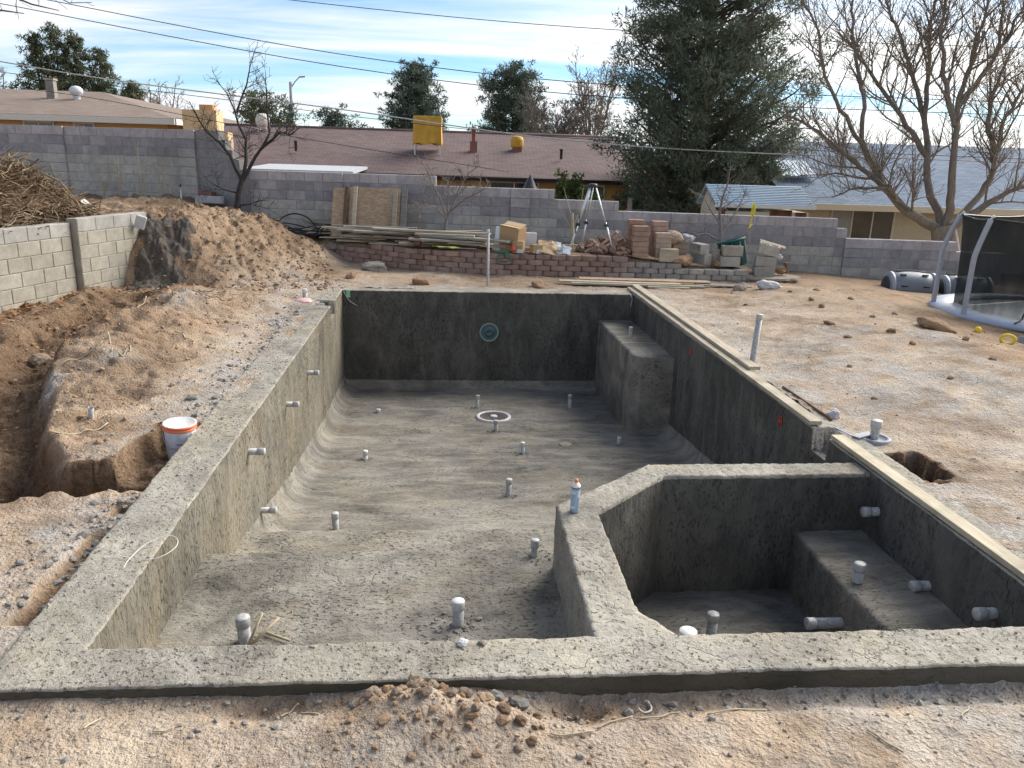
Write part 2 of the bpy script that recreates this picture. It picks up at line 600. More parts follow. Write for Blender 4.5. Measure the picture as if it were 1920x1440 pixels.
# oriented strand board
m, b = newmat('osb')
co = b.coord()
v1 = b.voro(b.map(co, (1.0, 3.0, 3.0)), 14, 'F1', 'Color')
f = b.n('ShaderNodeSeparateColor')
b.put(f.inputs[0], v1)
col = b.ramp(f.outputs[0], [(0.0, (0.29, 0.205, 0.135)), (0.5, (0.36, 0.265, 0.18)), (1.0, (0.43, 0.33, 0.235))])
col = b.mix(b.ramp(b.noise(b.map(co, (0.6, 1.6, 1.6)), 3, 5, 0.6), [(0.5, 0), (0.72, 0.6)]), col, (0.27, 0.135, 0.07))
b.out(col, 0.8, b.bump(f.outputs[1], 0.3, 0.004), 0.25)
M['osb'] = m


def plain(name, c, rough=0.5, spec=0.4, metal=0.0, var=0.12, scale=12, bump=0.0, dirt=0.0, dirtc=(0.2, 0.17, 0.14)):
    m, b = newmat(name)
    oi = b.n('ShaderNodeObjectInfo')
    co = b.vmath('ADD', b.coord(), b.vmath('MULTIPLY', oi.outputs['Location'], (3.1, 2.3, 4.7)))
    f = b.noise(co, scale, 5, 0.6)
    col = b.ramp(f, [(0.3, tuple(x*(1-var) for x in c)), (0.7, tuple(min(1, x*(1+var)) for x in c))])
    if dirt:
        col = b.mix(b.ramp(b.noise(co, scale*1.7, 6, 0.7), [(0.42, 0), (0.62, dirt)]), col, dirtc)
    nr = b.bump(b.noise(co, scale*4, 4, 0.6), bump, 0.01) if bump else None
    b.out(col, rough, nr, spec, metal)
    M[name] = m


plain('pvc', (0.42, 0.425, 0.42), 0.45, 0.4, dirt=0.75, scale=28, dirtc=(0.20, 0.195, 0.185))
plain('pvc_cap', (0.46, 0.465, 0.46), 0.45, 0.4, dirt=0.55, scale=28, dirtc=(0.25, 0.245, 0.235))
plain('pvc_white', (0.60, 0.62, 0.62), 0.4, 0.4, dirt=0.2, scale=20)
plain('pvc_blue', (0.42, 0.52, 0.60), 0.4, 0.4, dirt=0.5, scale=25)
plain('niche', (0.045, 0.085, 0.10), 0.35, 0.5)
plain('niche_ring', (0.16, 0.27, 0.25), 0.35, 0.5, dirt=0.4, scale=30)
plain('bucket_white', (0.62, 0.64, 0.72), 0.4, 0.5, var=0.05, dirt=0.25, scale=14)
plain('bucket_orange', (0.72, 0.16, 0.06), 0.4, 0.5)
plain('bucket_lid', (0.66, 0.66, 0.64), 0.6, 0.3, dirt=0.4, scale=20, dirtc=(0.4, 0.38, 0.35))
plain('ink', (0.05, 0.06, 0.12), 0.6)
plain('can_body', (0.30, 0.42, 0.55), 0.35, 0.5, var=0.1)
plain('can_print', (0.52, 0.60, 0.68), 0.35, 0.5)
plain('can_white', (0.72, 0.72, 0.70), 0.35, 0.5)
plain('can_orange', (0.80, 0.22, 0.06), 0.4, 0.5)
plain('paint_red', (0.55, 0.07, 0.03), 0.8, 0.2)
plain('cardboard', (0.36, 0.245, 0.135), 0.85, 0.15, var=0.08)
plain('cardboard_lt', (0.47, 0.34, 0.205), 0.85, 0.15, var=0.08)
plain('foam', (0.60, 0.63, 0.68), 0.7, 0.2, var=0.05)
plain('paper', (0.55, 0.60, 0.66), 0.8, 0.2, var=0.10, dirt=0.35, scale=18, dirtc=(0.25, 0.32, 0.4))
plain('red_ball', (0.60, 0.06, 0.045), 0.5, 0.4)
plain('yellow_tape', (0.70, 0.63, 0.04), 0.5, 0.4)
plain('lime', (0.50, 0.52, 0.12), 0.6, 0.3)
plain('green_plastic', (0.045, 0.15, 0.085), 0.5, 0.4)
plain('green_hose', (0.04, 0.16, 0.10), 0.5, 0.4)
plain('green_bin', (0.025, 0.105, 0.105), 0.5, 0.4, var=0.2)
plain('black_plastic', (0.018, 0.02, 0.022), 0.45, 0.4)
plain('dark_plastic', (0.035, 0.037, 0.042), 0.5, 0.4)
plain('grey_plastic', (0.20, 0.225, 0.26), 0.45, 0.4, var=0.08, dirt=0.2)
plain('grey_plastic_lt', (0.34, 0.37, 0.41), 0.45, 0.4, var=0.08)
plain('pole_foam', (0.34, 0.355, 0.40), 0.7, 0.25, var=0.08)
plain('pad_blue', (0.36, 0.41, 0.50), 0.5, 0.4, var=0.12, scale=5)
plain('pad_white', (0.62, 0.66, 0.66), 0.6, 0.3, var=0.15, scale=4)
plain('aluminium', (0.62, 0.66, 0.69), 0.35, 0.5, metal=0.6)
plain('steel', (0.40, 0.41, 0.42), 0.4, 0.5, metal=0.7)
plain('wire', (0.045, 0.047, 0.05), 0.6, 0.3)
plain('wire_pale', (0.42, 0.43, 0.43), 0.5, 0.3)
plain('cord_white', (0.62, 0.60, 0.55), 0.6, 0.3)
plain('skimmer_lid', (0.26, 0.29, 0.35), 0.6, 0.3, dirt=0.9, scale=22, dirtc=(0.22, 0.21, 0.20))
plain('skimmer_blue', (0.16, 0.19, 0.38), 0.5, 0.4)
plain('pink_bag', (0.55, 0.33, 0.31), 0.6, 0.3, var=0.2, scale=25)
plain('green_tag', (0.22, 0.50, 0.33), 0.6, 0.3)
plain('yellow_tool', (0.72, 0.50, 0.03), 0.45, 0.4)
plain('stucco_tan', (0.50, 0.30, 0.135), 0.9, 0.15, var=0.06, bump=0.3)
plain('stucco_gold', (0.43, 0.265, 0.105), 0.9, 0.15, var=0.06, bump=0.3)
plain('stucco_cream', (0.46, 0.40, 0.28), 0.9, 0.15, var=0.06, bump=0.3)
plain('trim_white', (0.56, 0.54, 0.49), 0.6, 0.3, var=0.05)
plain('trim_cream', (0.55, 0.48, 0.35), 0.6, 0.3, var=0.05)
plain('fascia_dark', (0.045, 0.030, 0.030), 0.7, 0.3)
plain('patio_roof', (0.40, 0.42, 0.44), 0.5, 0.3, var=0.06)
plain('tarp', (0.50, 0.29, 0.045), 0.7, 0.25, var=0.2, scale=3, bump=0.4)
plain('tarp_white', (0.58, 0.55, 0.49), 0.7, 0.25, var=0.15, scale=6, bump=0.4)
plain('cooler_beige', (0.56, 0.40, 0.23), 0.7, 0.25, var=0.06)
plain('flue_red', (0.22, 0.10, 0.085), 0.7, 0.3)
plain('vent_white', (0.55, 0.57, 0.62), 0.4, 0.4)
plain('shed_wall', (0.47, 0.42, 0.33), 0.8, 0.2, var=0.06)
plain('rust', (0.12, 0.055, 0.035), 0.9, 0.15, var=0.4, scale=6)
plain('shed_roof', (0.27, 0.36, 0.45), 0.6, 0.3, var=0.06)
plain('pole_grey', (0.33, 0.33, 0.34), 0.7, 0.3)
plain('curtain', (0.30, 0.30, 0.27), 0.8, 0.2)
plain('vinyl', (0.42, 0.42, 0.40), 0.6, 0.3)
plain('leaf_litter', (0.36, 0.18, 0.085), 0.8, 0.2, var=0.3, scale=3)
plain('tarp_stripe', (0.50, 0.47, 0.42), 0.7, 0.3, var=0.15, scale=8)

# window glass: dark, glossy, seen from outside
m, b = newmat('glass')
gl = b.out(b.ramp(b.noise(b.coord(), 0.8, 3, 0.5), [(0.35, (0.018, 0.024, 0.024)), (0.7, (0.055, 0.068, 0.065))]), 0.06, None, 0.6)
M['glass'] = m


def shingles(name, c0, c1, course=0.14):
    m, b = newmat(name)
    co = b.coord('Object')
    w = b.n('ShaderNodeTexBrick')
    b.put(w.inputs['Vector'], b.map(co, (1, 1, 1)))
    w.offset = 0.5
    w.inputs['Scale'].default_value = 1.0
    w.inputs['Brick Width'].default_value = 0.3
    w.inputs['Row Height'].default_value = course
    w.inputs['Mortar Size'].default_value = 0.012
    w.inputs['Color1'].default_value = (*c0, 1)
    w.inputs['Color2'].default_value = (*c1, 1)
    w.inputs['Mortar'].default_value = (*[x*0.6 for x in c0], 1)
    f = b.noise(b.map(co, (0.35, 1.6, 1)), 5, 5, 0.65)
    col = b.mix(0.35, w.outputs['Color'], b.ramp(f, [(0.3, c0), (0.7, c1)]))
    col = b.mix(1.0, col, b.ramp(b.noise(co, 0.35, 4, 0.6), [(0.3, 0.85), (0.7, 1.12)]), 'MULTIPLY')
    b.out(col, 0.9, b.bump(w.outputs['Fac'], -0.5, 0.01), 0.2)
    M[name] = m


shingles('shingle_mauve', (0.105, 0.074, 0.074), (0.170, 0.124, 0.121))
shingles('shingle_brown', (0.185, 0.145, 0.118), (0.265, 0.212, 0.178))
shingles('shingle_blue', (0.105, 0.145, 0.205), (0.185, 0.240, 0.320))


def leaf(name, c0, c1, back=0.3):
    m, b = newmat(name)
    g = b.n('ShaderNodeNewGeometry')
    co = b.coord()
    f = b.noise(co, 1.6, 4, 0.6)
    col = b.ramp(f, [(0.3, c0), (0.72, c1)])
    col = b.mix(1.0, col, b.ramp(g.outputs['Random Per Island'], [(0, 0.65), (1, 1.35)]), 'MULTIPLY')
    bs = b.out(col, 0.7, None, 0.2)
    tr = b.n('ShaderNodeBsdfTranslucent')
    b.put(tr.inputs[0], col)
    mx = b.n('ShaderNodeMixShader')
    mx.inputs[0].default_value = back
    o = [x for x in b.t.nodes if x.type == 'OUTPUT_MATERIAL'][0]
    b.t.links.new(bs.outputs[0], mx.inputs[1])
    b.t.links.new(tr.outputs[0], mx.inputs[2])
    b.t.links.new(mx.outputs[0], o.inputs[0])
    M[name] = m


leaf('needles', (0.072, 0.095, 0.068), (0.155, 0.180, 0.128))
leaf('needles_far', (0.060, 0.088, 0.070), (0.125, 0.158, 0.122))
leaf('needles_olive', (0.062, 0.080, 0.048), (0.130, 0.150, 0.085))
leaf('shrub_leaf', (0.040, 0.066, 0.020), (0.105, 0.14, 0.05))
leaf('dry_leaf', (0.22, 0.10, 0.04), (0.42, 0.22, 0.10), 0.1)

# safety net: woven black mesh, lets a little through
m, b = newmat('net')
co = b.coord()
b.out((0.014, 0.020, 0.024), 0.7, None, 0.2, alpha=b.ramp(b.noise(b.map(co, (3, 3, 0.7)), 2.0, 3, 0.5), [(0.3, 0.70), (0.7, 0.86)]))
M['net'] = m

# ------------------------------------------------------------------ terrain
_tp = np.array([
    (-2, -4, -.12), (1.6, -4.5, -.12), (5, -4, -.12), (-1.5, -.7, -.10), (0.4, -.5, -.12), (2, -.5, -.16), (4.5, -.5, -.19), (7, -1, -.15), (3, -1.2, -.13),
    (-.6, .5, -.04), (-.6, 1.4, -.03), (-1.3, 1.5, -.02), (-1.6, 0, -.02), (-4, 0, .05),
    (-.7, 2.8, -.02), (-1.2, 3.3, 0), (-1, 4.5, .02), (-.6, 6, 0), (-.6, 8, 0), (-1.5, 5.2, .06),
    (-2.9, 4.6, -.02), (-3.6, 6.4, -.08), (-4.2, 8.1, -.12), (-3.7, 10, -.02), (-2.5, 8, .04), (-1.8, 7, .06),
    (-1.2, 9.3, .04), (-.5, 10.3, .0), (1, 10.9, 0), (2.5, 11.2, 0), (5, 11.1, 0), (7, 11.2, 0),
    (5.5, 3, -.02), (5.6, 6, 0), (5.6, 9, 0), (7, 3, .05), (7, 6, .10), (7.5, 8, .12), (8, 10.4, .10), (8.92, 9.29, .12), (8.5, 7.9, .06), (8.95, 7.4, .0), (9.6, 7.4, -.25), (9.7, 9, -.2),
    (8.9, 5.6, .04), (6.5, 1, .0), (9, 2.5, .02), (5.6, -.2, -.06),
    (10.4, 10, -.42), (10.4, 8.5, -.45), (10.9, 12.5, -.38), (10.1, 6.3, -.32), (12, 9, -.5), (9.5, 12.3, -.12), (14, 10, -.5), (11, 4, -.3), (13, 0, -.2)])


def _tps_fit(P):
    n = len(P)
    d = np.linalg.norm(P[:, None, :2]-P[None, :, :2], axis=2)
    K = np.where(d > 0, d*d*np.log(d+1e-12), 0) + np.eye(n)*0.02
    A = np.zeros((n+3, n+3))
    A[:n, :n] = K
    A[:n, n] = 1
    A[:n, n+1:] = P[:, :2]
    A[n:, :n] = A[:n, n:].T
    return np.linalg.solve(A, np.concatenate([P[:, 2], [0, 0, 0]]))


_tw = _tps_fit(_tp)


def tps(x, y):
    r = _tw[-3] + _tw[-2]*x + _tw[-1]*y
    for (px, py, pz), w in zip(_tp, _tw):
        d2 = (x-px)**2+(y-py)**2
        r = r + w*0.5*d2*np.log(d2+1e-12)
    return r


SW = np.array([(-1.25, 14.35), (-.25, 13.35), (.27, 12.95), (.93, 12.45), (1.78, 12.05), (2.57, 11.87), (3.38, 11.80), (4.4, 11.73), (5.44, 11.70), (6.46, 11.63), (7.29, 11.6), (7.9, 11.66)])   # foot of the garden wall
BW = np.array([(-9.8, 17.35), (-3.9, 16.05), (-2.55, 15.1), (13.6, 12.83)])                               # boundary wall line


def sw_y(x):
    return np.interp(x, SW[:, 0], SW[:, 1])


def terr(x):
    return np.interp(x, [-1.4, 0, 2, 4.5, 5.3, 6.5, 8.0], [.36, .36, .42, .41, .36, .22, .13])


def xw(y):
    return -4.43+.31*(y-8.05)


def seg_dist(x, y, pts):
    best = np.full(np.shape(x), 1e9)
    par = np.zeros(np.shape(x))
    n = len(pts)-1
    for i in range(n):
        ax, ay = pts[i]
        bx, by = pts[i+1]
        t = np.clip(((x-ax)*(bx-ax)+(y-ay)*(by-ay))/((bx-ax)**2+(by-ay)**2), 0, 1)
        d = np.hypot(x-ax-t*(bx-ax), y-ay-t*(by-ay))
        par = np.where(d < best, (i+t)/n, par)
        best = np.minimum(best, d)
    return best, par


def rect_in(x, y, x0, x1, y0, y1, soft):
    return ss(x0-soft, x0, x)*(1-ss(x1, x1+soft, x))*ss(y0-soft, y0, y)*(1-ss(y1, y1+soft, y))


CH = [(-1.3, 2.0), (-1.95, 2.9), (-2.5, 4.3), (-2.95, 6.0), (-3.15, 7.5), (-3.0, 8.9)]


ROUGH = {}


def height(x, y, detail=True, masks=False):
    x = np.asarray(x, float)
    y = np.asarray(y, float)
    wob = vn(x*2.3, y*2.3, 0, 3)*.06 + vn(x*7, y*7, 0, 4)*.03
    xx, yy = x+wob, y+vn(x*2.1, y*2.1, 5, 6)*.06 + vn(x*8, y*8, 5, 9)*.025
    inner = (1-ss(13, 22, x))*(1-ss(7, 12, -x))*(1-ss(6, 12, -y))
    z = tps(np.clip(x, -9, 14), np.clip(y, -6, 13.5))*inner
    z = np.clip(z, -.6, .3)
    # spoil heaps along the trench
    for (gx, gy, gr, gh, ex) in [(-1.95, 7.6, .62, .30, 1.0), (-2.05, 6.15, .55, .30, 1.0), (-1.95, 4.9, .6, .22, 1.0), (-1.35, 6.4, .5, .08, 1), (-2.4, 8.9, .5, .16, 1),
                                 (-3.9, 6.7, .5, .16, 1), (-3.5, 8.9, .45, .2, 1), (-1.3, 8.6, .5, .10, 1)]:
        z = z+gh*np.exp(-(((xx-gx)/gr)**2+((yy-gy)/(gr*1.15))**2))
    # earth bank below the boundary wall
    hb = np.interp(xx, [-9, -3.6, -2.7, -2.0, -1.3, -.7, -.2], [1.0, 1.04, 1.02, .86, .52, .30, .04])
    ys = np.interp(xx, [-3.6, -2.7, -2.0, -1.3, -.6], [10.1, 9.95, 9.7, 9.9, 10.7])
    ye = np.interp(xx, [-3.6, -2.7, -2.0, -1.3, -.6], [10.7, 10.95, 12.4, 14.0, 14.4])
    bank = hb*np.clip((yy-ys)/(ye-ys), 0, 1)**0.85
    bank = bank*ss(0.0, .3, bank) + 0
    bank = bank - .22*ss(13.2, 15.2, y)*ss(-4.2, -3.0, x)*(bank > .3)
    z = np.maximum(z, z*.3+bank)
    # terrace behind the garden wall
    back = ss(0.10, 0.22, y-sw_y(x))*ss(-1.5, -1.1, x)*(1-ss(7.85, 8.1, x))*(1-ss(.05, .3, y-np.interp(x, BW[:, 0], BW[:, 1])))
    z = z*(1-back)+np.maximum(terr(x), np.where(x < -.6, z*.6, -9))*back
    # raised bed behind the block retaining wall
    up = (1-ss(-.16, -.10, x-xw(y)))*(1-ss(10.75, 10.95, y))
    z = z*(1-up)+(1.0+.05*vn(x*1.1, y*1.1, 1, 8))*up
    # diggings
    dg = rect_in(xx, yy, -1.62, -.20, 1.80, 2.24, .035)
    dg2 = rect_in(xx, yy, -.70, -.20, 2.2, 3.2, .06)
    d, par = seg_dist(xx, yy, CH)
    wch = np.interp(par, [0, .3, 1], [.30, .34, .42])
    ch = (1-ss(wch*.55, wch*1.35, d))
    cd = np.interp(par, [0, .25, .6, 1], [.55, .42, .26, .12])
    z = z-np.maximum.reduce([dg*.62, dg2*.20, ch*cd])
    rh = rect_in(xx+.05*vn(x*14, y*14, 0, 83), yy+.06*vn(x*12, y*12, 0, 84), 5.0, 5.40, 1.92, 2.40, .04)
    z = z-rh*.20
    crev = rect_in(x, y, -.46, -.2, .25, 1.62, .03)*ss(-.1, .35, vn(y*3, x*0, 2, 12)+.4)
    z = z-crev*.07
    # loose heap and trough in front of the near beam
    heap = .075*np.exp(-(((xx-1.58)/.34)**2+((yy+.46)/.13)**2))+.06*np.exp(-(((xx-1.45)/.45)**2+((yy+.62)/.2)**2))
    z = z+heap
    tr = np.exp(-(((x-2.3)/.28)**2+((y+.42)/.11)**2))+.7*np.exp(-(((x-.95)/.3)**2+((y+.36)/.06)**2))
    z = z-.06*tr
    z = z-(.03+.05*ss(1.9, 2.6, x))*np.exp(-((y+.37)/.11)**2)*(1-ss(7, 8, x))*(1-np.clip(heap*7, 0, .8))
    # beyond the boundary wall the neighbours' yards lie lower
    bw = np.interp(x, BW[:, 0], BW[:, 1])
    out = np.maximum(ss(.12, .3, y-bw), np.maximum(ss(13.4, 15, x), 0)*ss(10, 14, y))
    z = z*(1-out)+(-.95)*out
    far = ss(10, 25, np.hypot(x-2, y-6)-12)
    z = z*(1-far)+(-.95)*far
    if detail:
        rough = np.clip(ch+dg+dg2+rh+.8*(up > .5)+(x < -1.15)*(y > 2.3)*.55+ss(.05, .3, bank)*.45+heap*3+tr*.8, 0, 1)
        fl = 1-back*.6
        z = z+(fbm(x*1.2, y*1.2, 0, 3, 21)*.030+fbm(x*4.5, y*4.5, 0, 4, 31)*.016)*fl*(1-.6*out)
        z = z+(fbm(x*5, y*5, 0, 4, 41)*.075+np.abs(fbm(x*11, y*11, 0, 4, 51))*.075-.03+np.abs(vn(x*27, y*27, 0, 55))*.02)*rough
        lf = ss(-.75, -1.25, x)*ss(2.3, 2.7, y)*(1-up)*(1-back)
        z = z+(fbm(x*2.2, y*2.2, 0, 4, 45)*.06+(.25-np.abs(fbm(x*3.6, y*3.6, 0, 4, 46)))*.09-.02)*lf*(1-.4*ss(.1, .5, bank))
        z = z+(vn(x*5+y*2.5, y*1.1-x*.6, 0, 47)*.045+np.abs(fbm(x*7, y*7, 0, 3, 48))*.05-.02)*ss(.1, .4, bank)*(1-back)*(1-out)
        z = z+(np.abs(fbm(x*10, y*10, 0, 3, 49))*.06+vn(x*17, y*17, 0, 50)*.014)*ss(.05, .3, bank)*(1-back)*(1-out)
        nr = ss(-3.5, -1, x)*(1-ss(9, 11, x))*(1-ss(12, 14, y))
        cl = np.maximum(fbm(x*15, y*15, 0, 3, 61)-.12, 0)
        z = z+(cl*.024+fbm(x*38, y*38, 0, 2, 71)*.0035)*nr
        # dried drag marks on the scraped ground to the right
        z = z+vn(x*1.3+y*2.2, y*13-x*5, 0, 81)*.007*ss(5.1, 5.5, x)*(1-ss(9, 10, x))
    if not masks:
        return z
    ROUGH['r'] = np.clip(ch*1.2+dg+dg2+rh+rect_in(x, y, -1.75, -.2, 1.7, 2.45, .1)+ss(.05, .3, bank)*.6+(x < -1.15)*(y > 2.3)*.35+heap*4+tr*.6, 0, 1)
    dx = np.maximum(np.maximum(-.35-x, x-5.2), 0)
    dy = np.maximum(np.maximum(-.3-y, y-10.3), 0)
    dp = np.hypot(dx, dy)
    pn = fbm(x*.8, y*.8, 0, 4, 91)
    dust = np.clip(1.05-dp/1.0, 0, 1)*(.75+.5*pn)
    dust = np.maximum(dust, (ss(5.1, 5.4, x)*(1-ss(7.6, 8.6, x-.25*(y-5)))*(1-ss(8, 11, y)))*(.42+.6*pn))
    dust = np.maximum(dust, rect_in(x, y, -2.0, -1.35, 4.0, 5.2, .25)*1.3)
    dust = np.maximum(dust, np.exp(-(((x+.72)/.14)**2+((y-1.15)/.16)**2))*1.3)
    dust = np.maximum(dust, rect_in(x, y, -2.0, -1.4, 7.0, 8.6, .25)*.75)
    dust = np.maximum(dust, rect_in(x, y, -1.9, -.9, 9.0, 11.2, .35)*.6)
    dust = np.where(y < -.2, np.clip(.45+1.0*pn, 0, 1), dust)
    dust = dust*(1-.75*ss(-.95, -1.3, x)*ss(2.2, 2.6, y))
    dust = dust*(1-heap*5)
    dark = np.clip(rect_in(xx, yy, -1.65, -.2, 1.84, 2.29, .03)+rect_in(xx, yy, -.76, -.2, 2.2, 3.26, .04)+np.clip(ch*2.2, 0, 1)+rect_in(xx, yy, 5.0, 5.47, 1.85, 2.45, .03), 0, 1)
    dark = np.maximum(dark, rect_in(x, y, -9, -2.35, 4.5, 9.9, .35)*(.72+.3*pn))
    dark = np.maximum(dark, tr*.8)
    dark = np.maximum(dark, up*.8)
    dark = np.maximum(dark, ss(10.2, 10.6, y)*(1-ss(11.2, 11.9, y-sw_y(x)+11.75))*ss(2.0, 2.8, x)*(1-ss(7, 8, x))*.45)
    dark = np.maximum(dark, rect_in(x, y, -3.3, -2.65, 10.0, 10.9, .12)*.9)
    dark = np.maximum(dark, back*.75)
    dark = np.maximum(dark, crev)
    red = np.clip(.35+1.1*fbm(x*.5+4, y*.5, 0, 3, 95), 0, 1)
    red = np.maximum(red, ss(7.2, 8.6, x)*.9)
    red = np.maximum(red, rect_in(x, y, -2.7, -1.0, 2.4, 8.5, .3)*.7)
    red = np.maximum(red, np.clip(heap*6, 0, .8))
    red = np.maximum(red, ss(.1, .4, bank)*.8)
    dark = np.maximum(dark, ss(.1, .4, bank)*np.clip(.46+.7*pn, .1, .85))
    dark = np.maximum(dark, rect_in(x, y, -2.9, -1.25, 3.9, 9.8, .35)*np.clip(.48+.8*pn, .1, .9))
    dark = np.maximum(dark, rect_in(x, y, -4.6, -2.2, 2.4, 9.9, .3)*np.clip(.85+.3*pn, .5, 1))
    gp = np.exp(-(((x+1.62)/.30)**2+((y-4.75)/.28)**2))+np.exp(-(((x+2.0)/.26)**2+((y-4.2)/.25)**2))+.9*np.exp(-(((x+1.75)/.3)**2+((y-7.5)/.5)**2))+.6*np.exp(-(((x+1.5)/.5)**2+((y-10.2)/.5)**2))
    gp = np.clip(gp*(.9+.8*fbm(x*4, y*4, 0, 3, 97)), 0, 1)
    dust = np.maximum(dust*(1-.8*dark), gp)
    dark = dark*(1-.8*gp)
    return z, np.clip(dust, 0, 1), np.clip(dark, 0, 1), np.clip(red, 0, 1)


def axis(breaks):
    """breaks: [(start, step), ..., (end, None)]"""
    a = []
    for (s, st), (e, _) in zip(breaks[:-1], breaks[1:]):
        n = max(1, int(round((e-s)/st)))
        a += list(np.linspace(s, e, n, endpoint=False))
    a.append(breaks[-1][0])
    return a


gx = axis([(-8, .12), (-5.2, .045), (-3.6, .03), (-2.6, .028), (-1.0, .022), (5.7, .028), (7.0, .04), (9.5, .06), (13.5, None)])
gy = axis([(-3.0, .08), (-1.2, .017), (2.6, .024), (5.0, .032), (9.0, .038), (11.4, .042), (13.2, .06), (17.0, None)])


def extend(a, lo, hi):
    s = .2
    while a[0] > lo:
        a.insert(0, a[0]-s)
        s *= 1.35
    s = .2
    while a[-1] < hi:
        a.append(a[-1]+s)
        s *= 1.35
    return np.array(a)


gx = extend(gx, -700, 700)
gy = extend(gy, -300, 1500)
GX, GY = np.meshgrid(gx, gy, indexing='ij')
gz, g_dust, g_dark, g_red = height(GX, GY, True, True)
V = np.stack([GX.ravel(), GY.ravel(), gz.ravel()], 1)
rw = ROUGH['r'].ravel()
q = rw > .02
vx, vy, vz = V[q].T
V[q] += np.stack([fbm(vx*9, vy*9, vz*14, 3, 501)*.05, fbm(vx*9, vy*9, vz*14, 3, 511)*.05, fbm(vx*12, vy*12, vz*12, 3, 521)*.03], 1)*rw[q][:, None]
F = gridfaces(len(gx), len(gy))
inpool = (V[:, 0] > -.22) & (V[:, 0] < 5.08) & (V[:, 1] > -.17) & (V[:, 1] < 10.15)
F = F[~inpool[F].all(1)]
me = npmesh('ground', V, F)
ca = me.color_attributes.new('mask', 'FLOAT_COLOR', 'POINT')
if len(me.vertices) == len(V):
    ca.data.foreach_set('color', np.stack([g_dust.ravel(), g_dark.ravel(), g_red.ravel(), np.ones(g_red.size)], 1).astype(np.float32).ravel())
link('ground', me, M['earth'], kind='structure')


def hz(x, y):
    return float(height(np.array([x]), np.array([y]))[0])


def hzs(x, y):
    return float(height(np.array([x]), np.array([y]), False)[0])


# ------------------------------------------------------------------ pool shell
LP, WP = 9.913, 4.88


def crumble(P, amp=1.0):
    x, y, z = P[:, 0], P[:, 1], P[:, 2]
    D = np.stack([fbm(x*6, y*6, z*6, 3, 101)*.006+vn(x*30, y*30, z*30, 111)*.0045,
                  fbm(x*6, y*6, z*6, 3, 121)*.006+vn(x*30, y*30, z*30, 131)*.0045,
                  fbm(x*5, y*5, z*5, 3, 141)*.006+vn(x*30, y*30, z*30, 151)*.0050], 1)
    return P+D*amp


def patch(name, P, nu, nv, mat, parent, flip=False, amp=1.0, label=None):
    V = crumble(P.reshape(-1, 3), amp)
    return link(name, npmesh(name, V, gridfaces(nu, nv, flip)), mat, parent, label=label)


def dens(pts, step):
    """densify a (o,z) or (a,b) polyline"""
    out = []
    for p, q in zip(pts[:-1], pts[1:]):
        d = math.hypot((q[0]-p[0]), q[1]-p[1])
        n = max(1, int(math.ceil(d/step)))
        for i in range(n):
            t = i/n
            out.append((p[0]+(q[0]-p[0])*t, p[1]+(q[1]-p[1])*t))
    out.append(pts[-1])
    return out


def side(i0, i1, o0, o1, prof, step=.022, notch=None):
    i0, i1, o0, o1 = (np.array(v, float) for v in (i0, i1, o0, o1))
    n = max(2, int(np.linalg.norm(i1-i0)/step))
    s = np.linspace(0, 1, n)[:, None, None]
    pr = np.array(prof)
    o = pr[None, :, :1]
    a = i0+(o0-i0)*o
    b_ = i1+(o1-i1)*o
    xy = a*(1-s)+b_*s
    z = np.broadcast_to(pr[None, :, 1:], xy.shape[:2]+(1,)).copy()
    P = np.concatenate([xy, z], 2)
    if notch is not None:
        y0, y1, omax, zb = notch
        mk = (P[:, :, 1] > y0) & (P[:, :, 1] < y1) & (pr[None, :, 0] < omax) & (P[:, :, 2] > zb)
        P[:, :, 2] = np.where(mk, zb, P[:, :, 2])
    return P, n, len(prof)


pool = thing('swimming_pool', 'unfinished rough grey concrete swimming pool shell with corner spa', 'pool')
inn = [(0, 0), (0, LP), (WP, LP), (WP, 0)]
out_ = [(-.345, -.285), (-.46, 10.33), (5.24, 10.33), (5.17, -.30)]
top_prof = dens([(1, -.6), (1, -.008), (.99, -.002), (.96, 0), (.05, 0), (.012, -.006), (0, -.02)], .03)
# o is a fraction of the beam's width: densify across the top
tp_ = []
for (p, q) in zip(top_prof[:-1], top_prof[1:]):
    tp_.append(p)
top_prof = [(1, -.012), (.992, -.003)] + [(o, 0) for o in np.linspace(.97, .025, 18)] + [(.006, -.003), (0, -.012)]
wall_prof = dens([(0, -.012), (0, -2.0)], .03)
notches = {0: (8.52, 8.94, .62, -.20), 2: (2.76, 3.06, .55, -.20)}
names = ['side_wall', 'end_wall', 'side_wall', 'end_wall']
for k in range(4):
    k1 = (k+1) % 4
    P, nu, nv = side(inn[k], inn[k1], out_[k], out_[k1], top_prof, .022, notches.get(k))
    patch('bond_beam', P, nu, nv, M['concrete_top'], pool, flip=True, amp=.9)
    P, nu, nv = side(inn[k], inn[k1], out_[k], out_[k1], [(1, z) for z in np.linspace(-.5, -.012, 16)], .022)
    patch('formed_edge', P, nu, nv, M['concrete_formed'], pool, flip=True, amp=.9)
    P, nu, nv = side(inn[k], inn[k1], out_[k], out_[k1], wall_prof, .028, notches.get(k))
    patch(names[k], P, nu, nv, M['concrete_wall_lit' if k == 0 else 'concrete_wall_shade'], pool, flip=True)

# tanning ledge and step
pr = dens([(-.05, -.5), (1.835, -.5)], .028)+[(1.855, -.512)]+dens([(1.862, -.53), (1.87, -.84)], .03)+dens([(1.9, -.85), (2.87, -.85)], .03)+[(2.895, -.862)]+dens([(2.9, -.88), (2.91, -1.4)], .03)
xs = np.linspace(-.05, 2.46, 96)
P = np.array([[(x, y, z) for (y, z) in pr] for x in xs])
patch('tanning_ledge', P, len(xs), len(pr), M['concrete_ledge'], pool, amp=1.1)


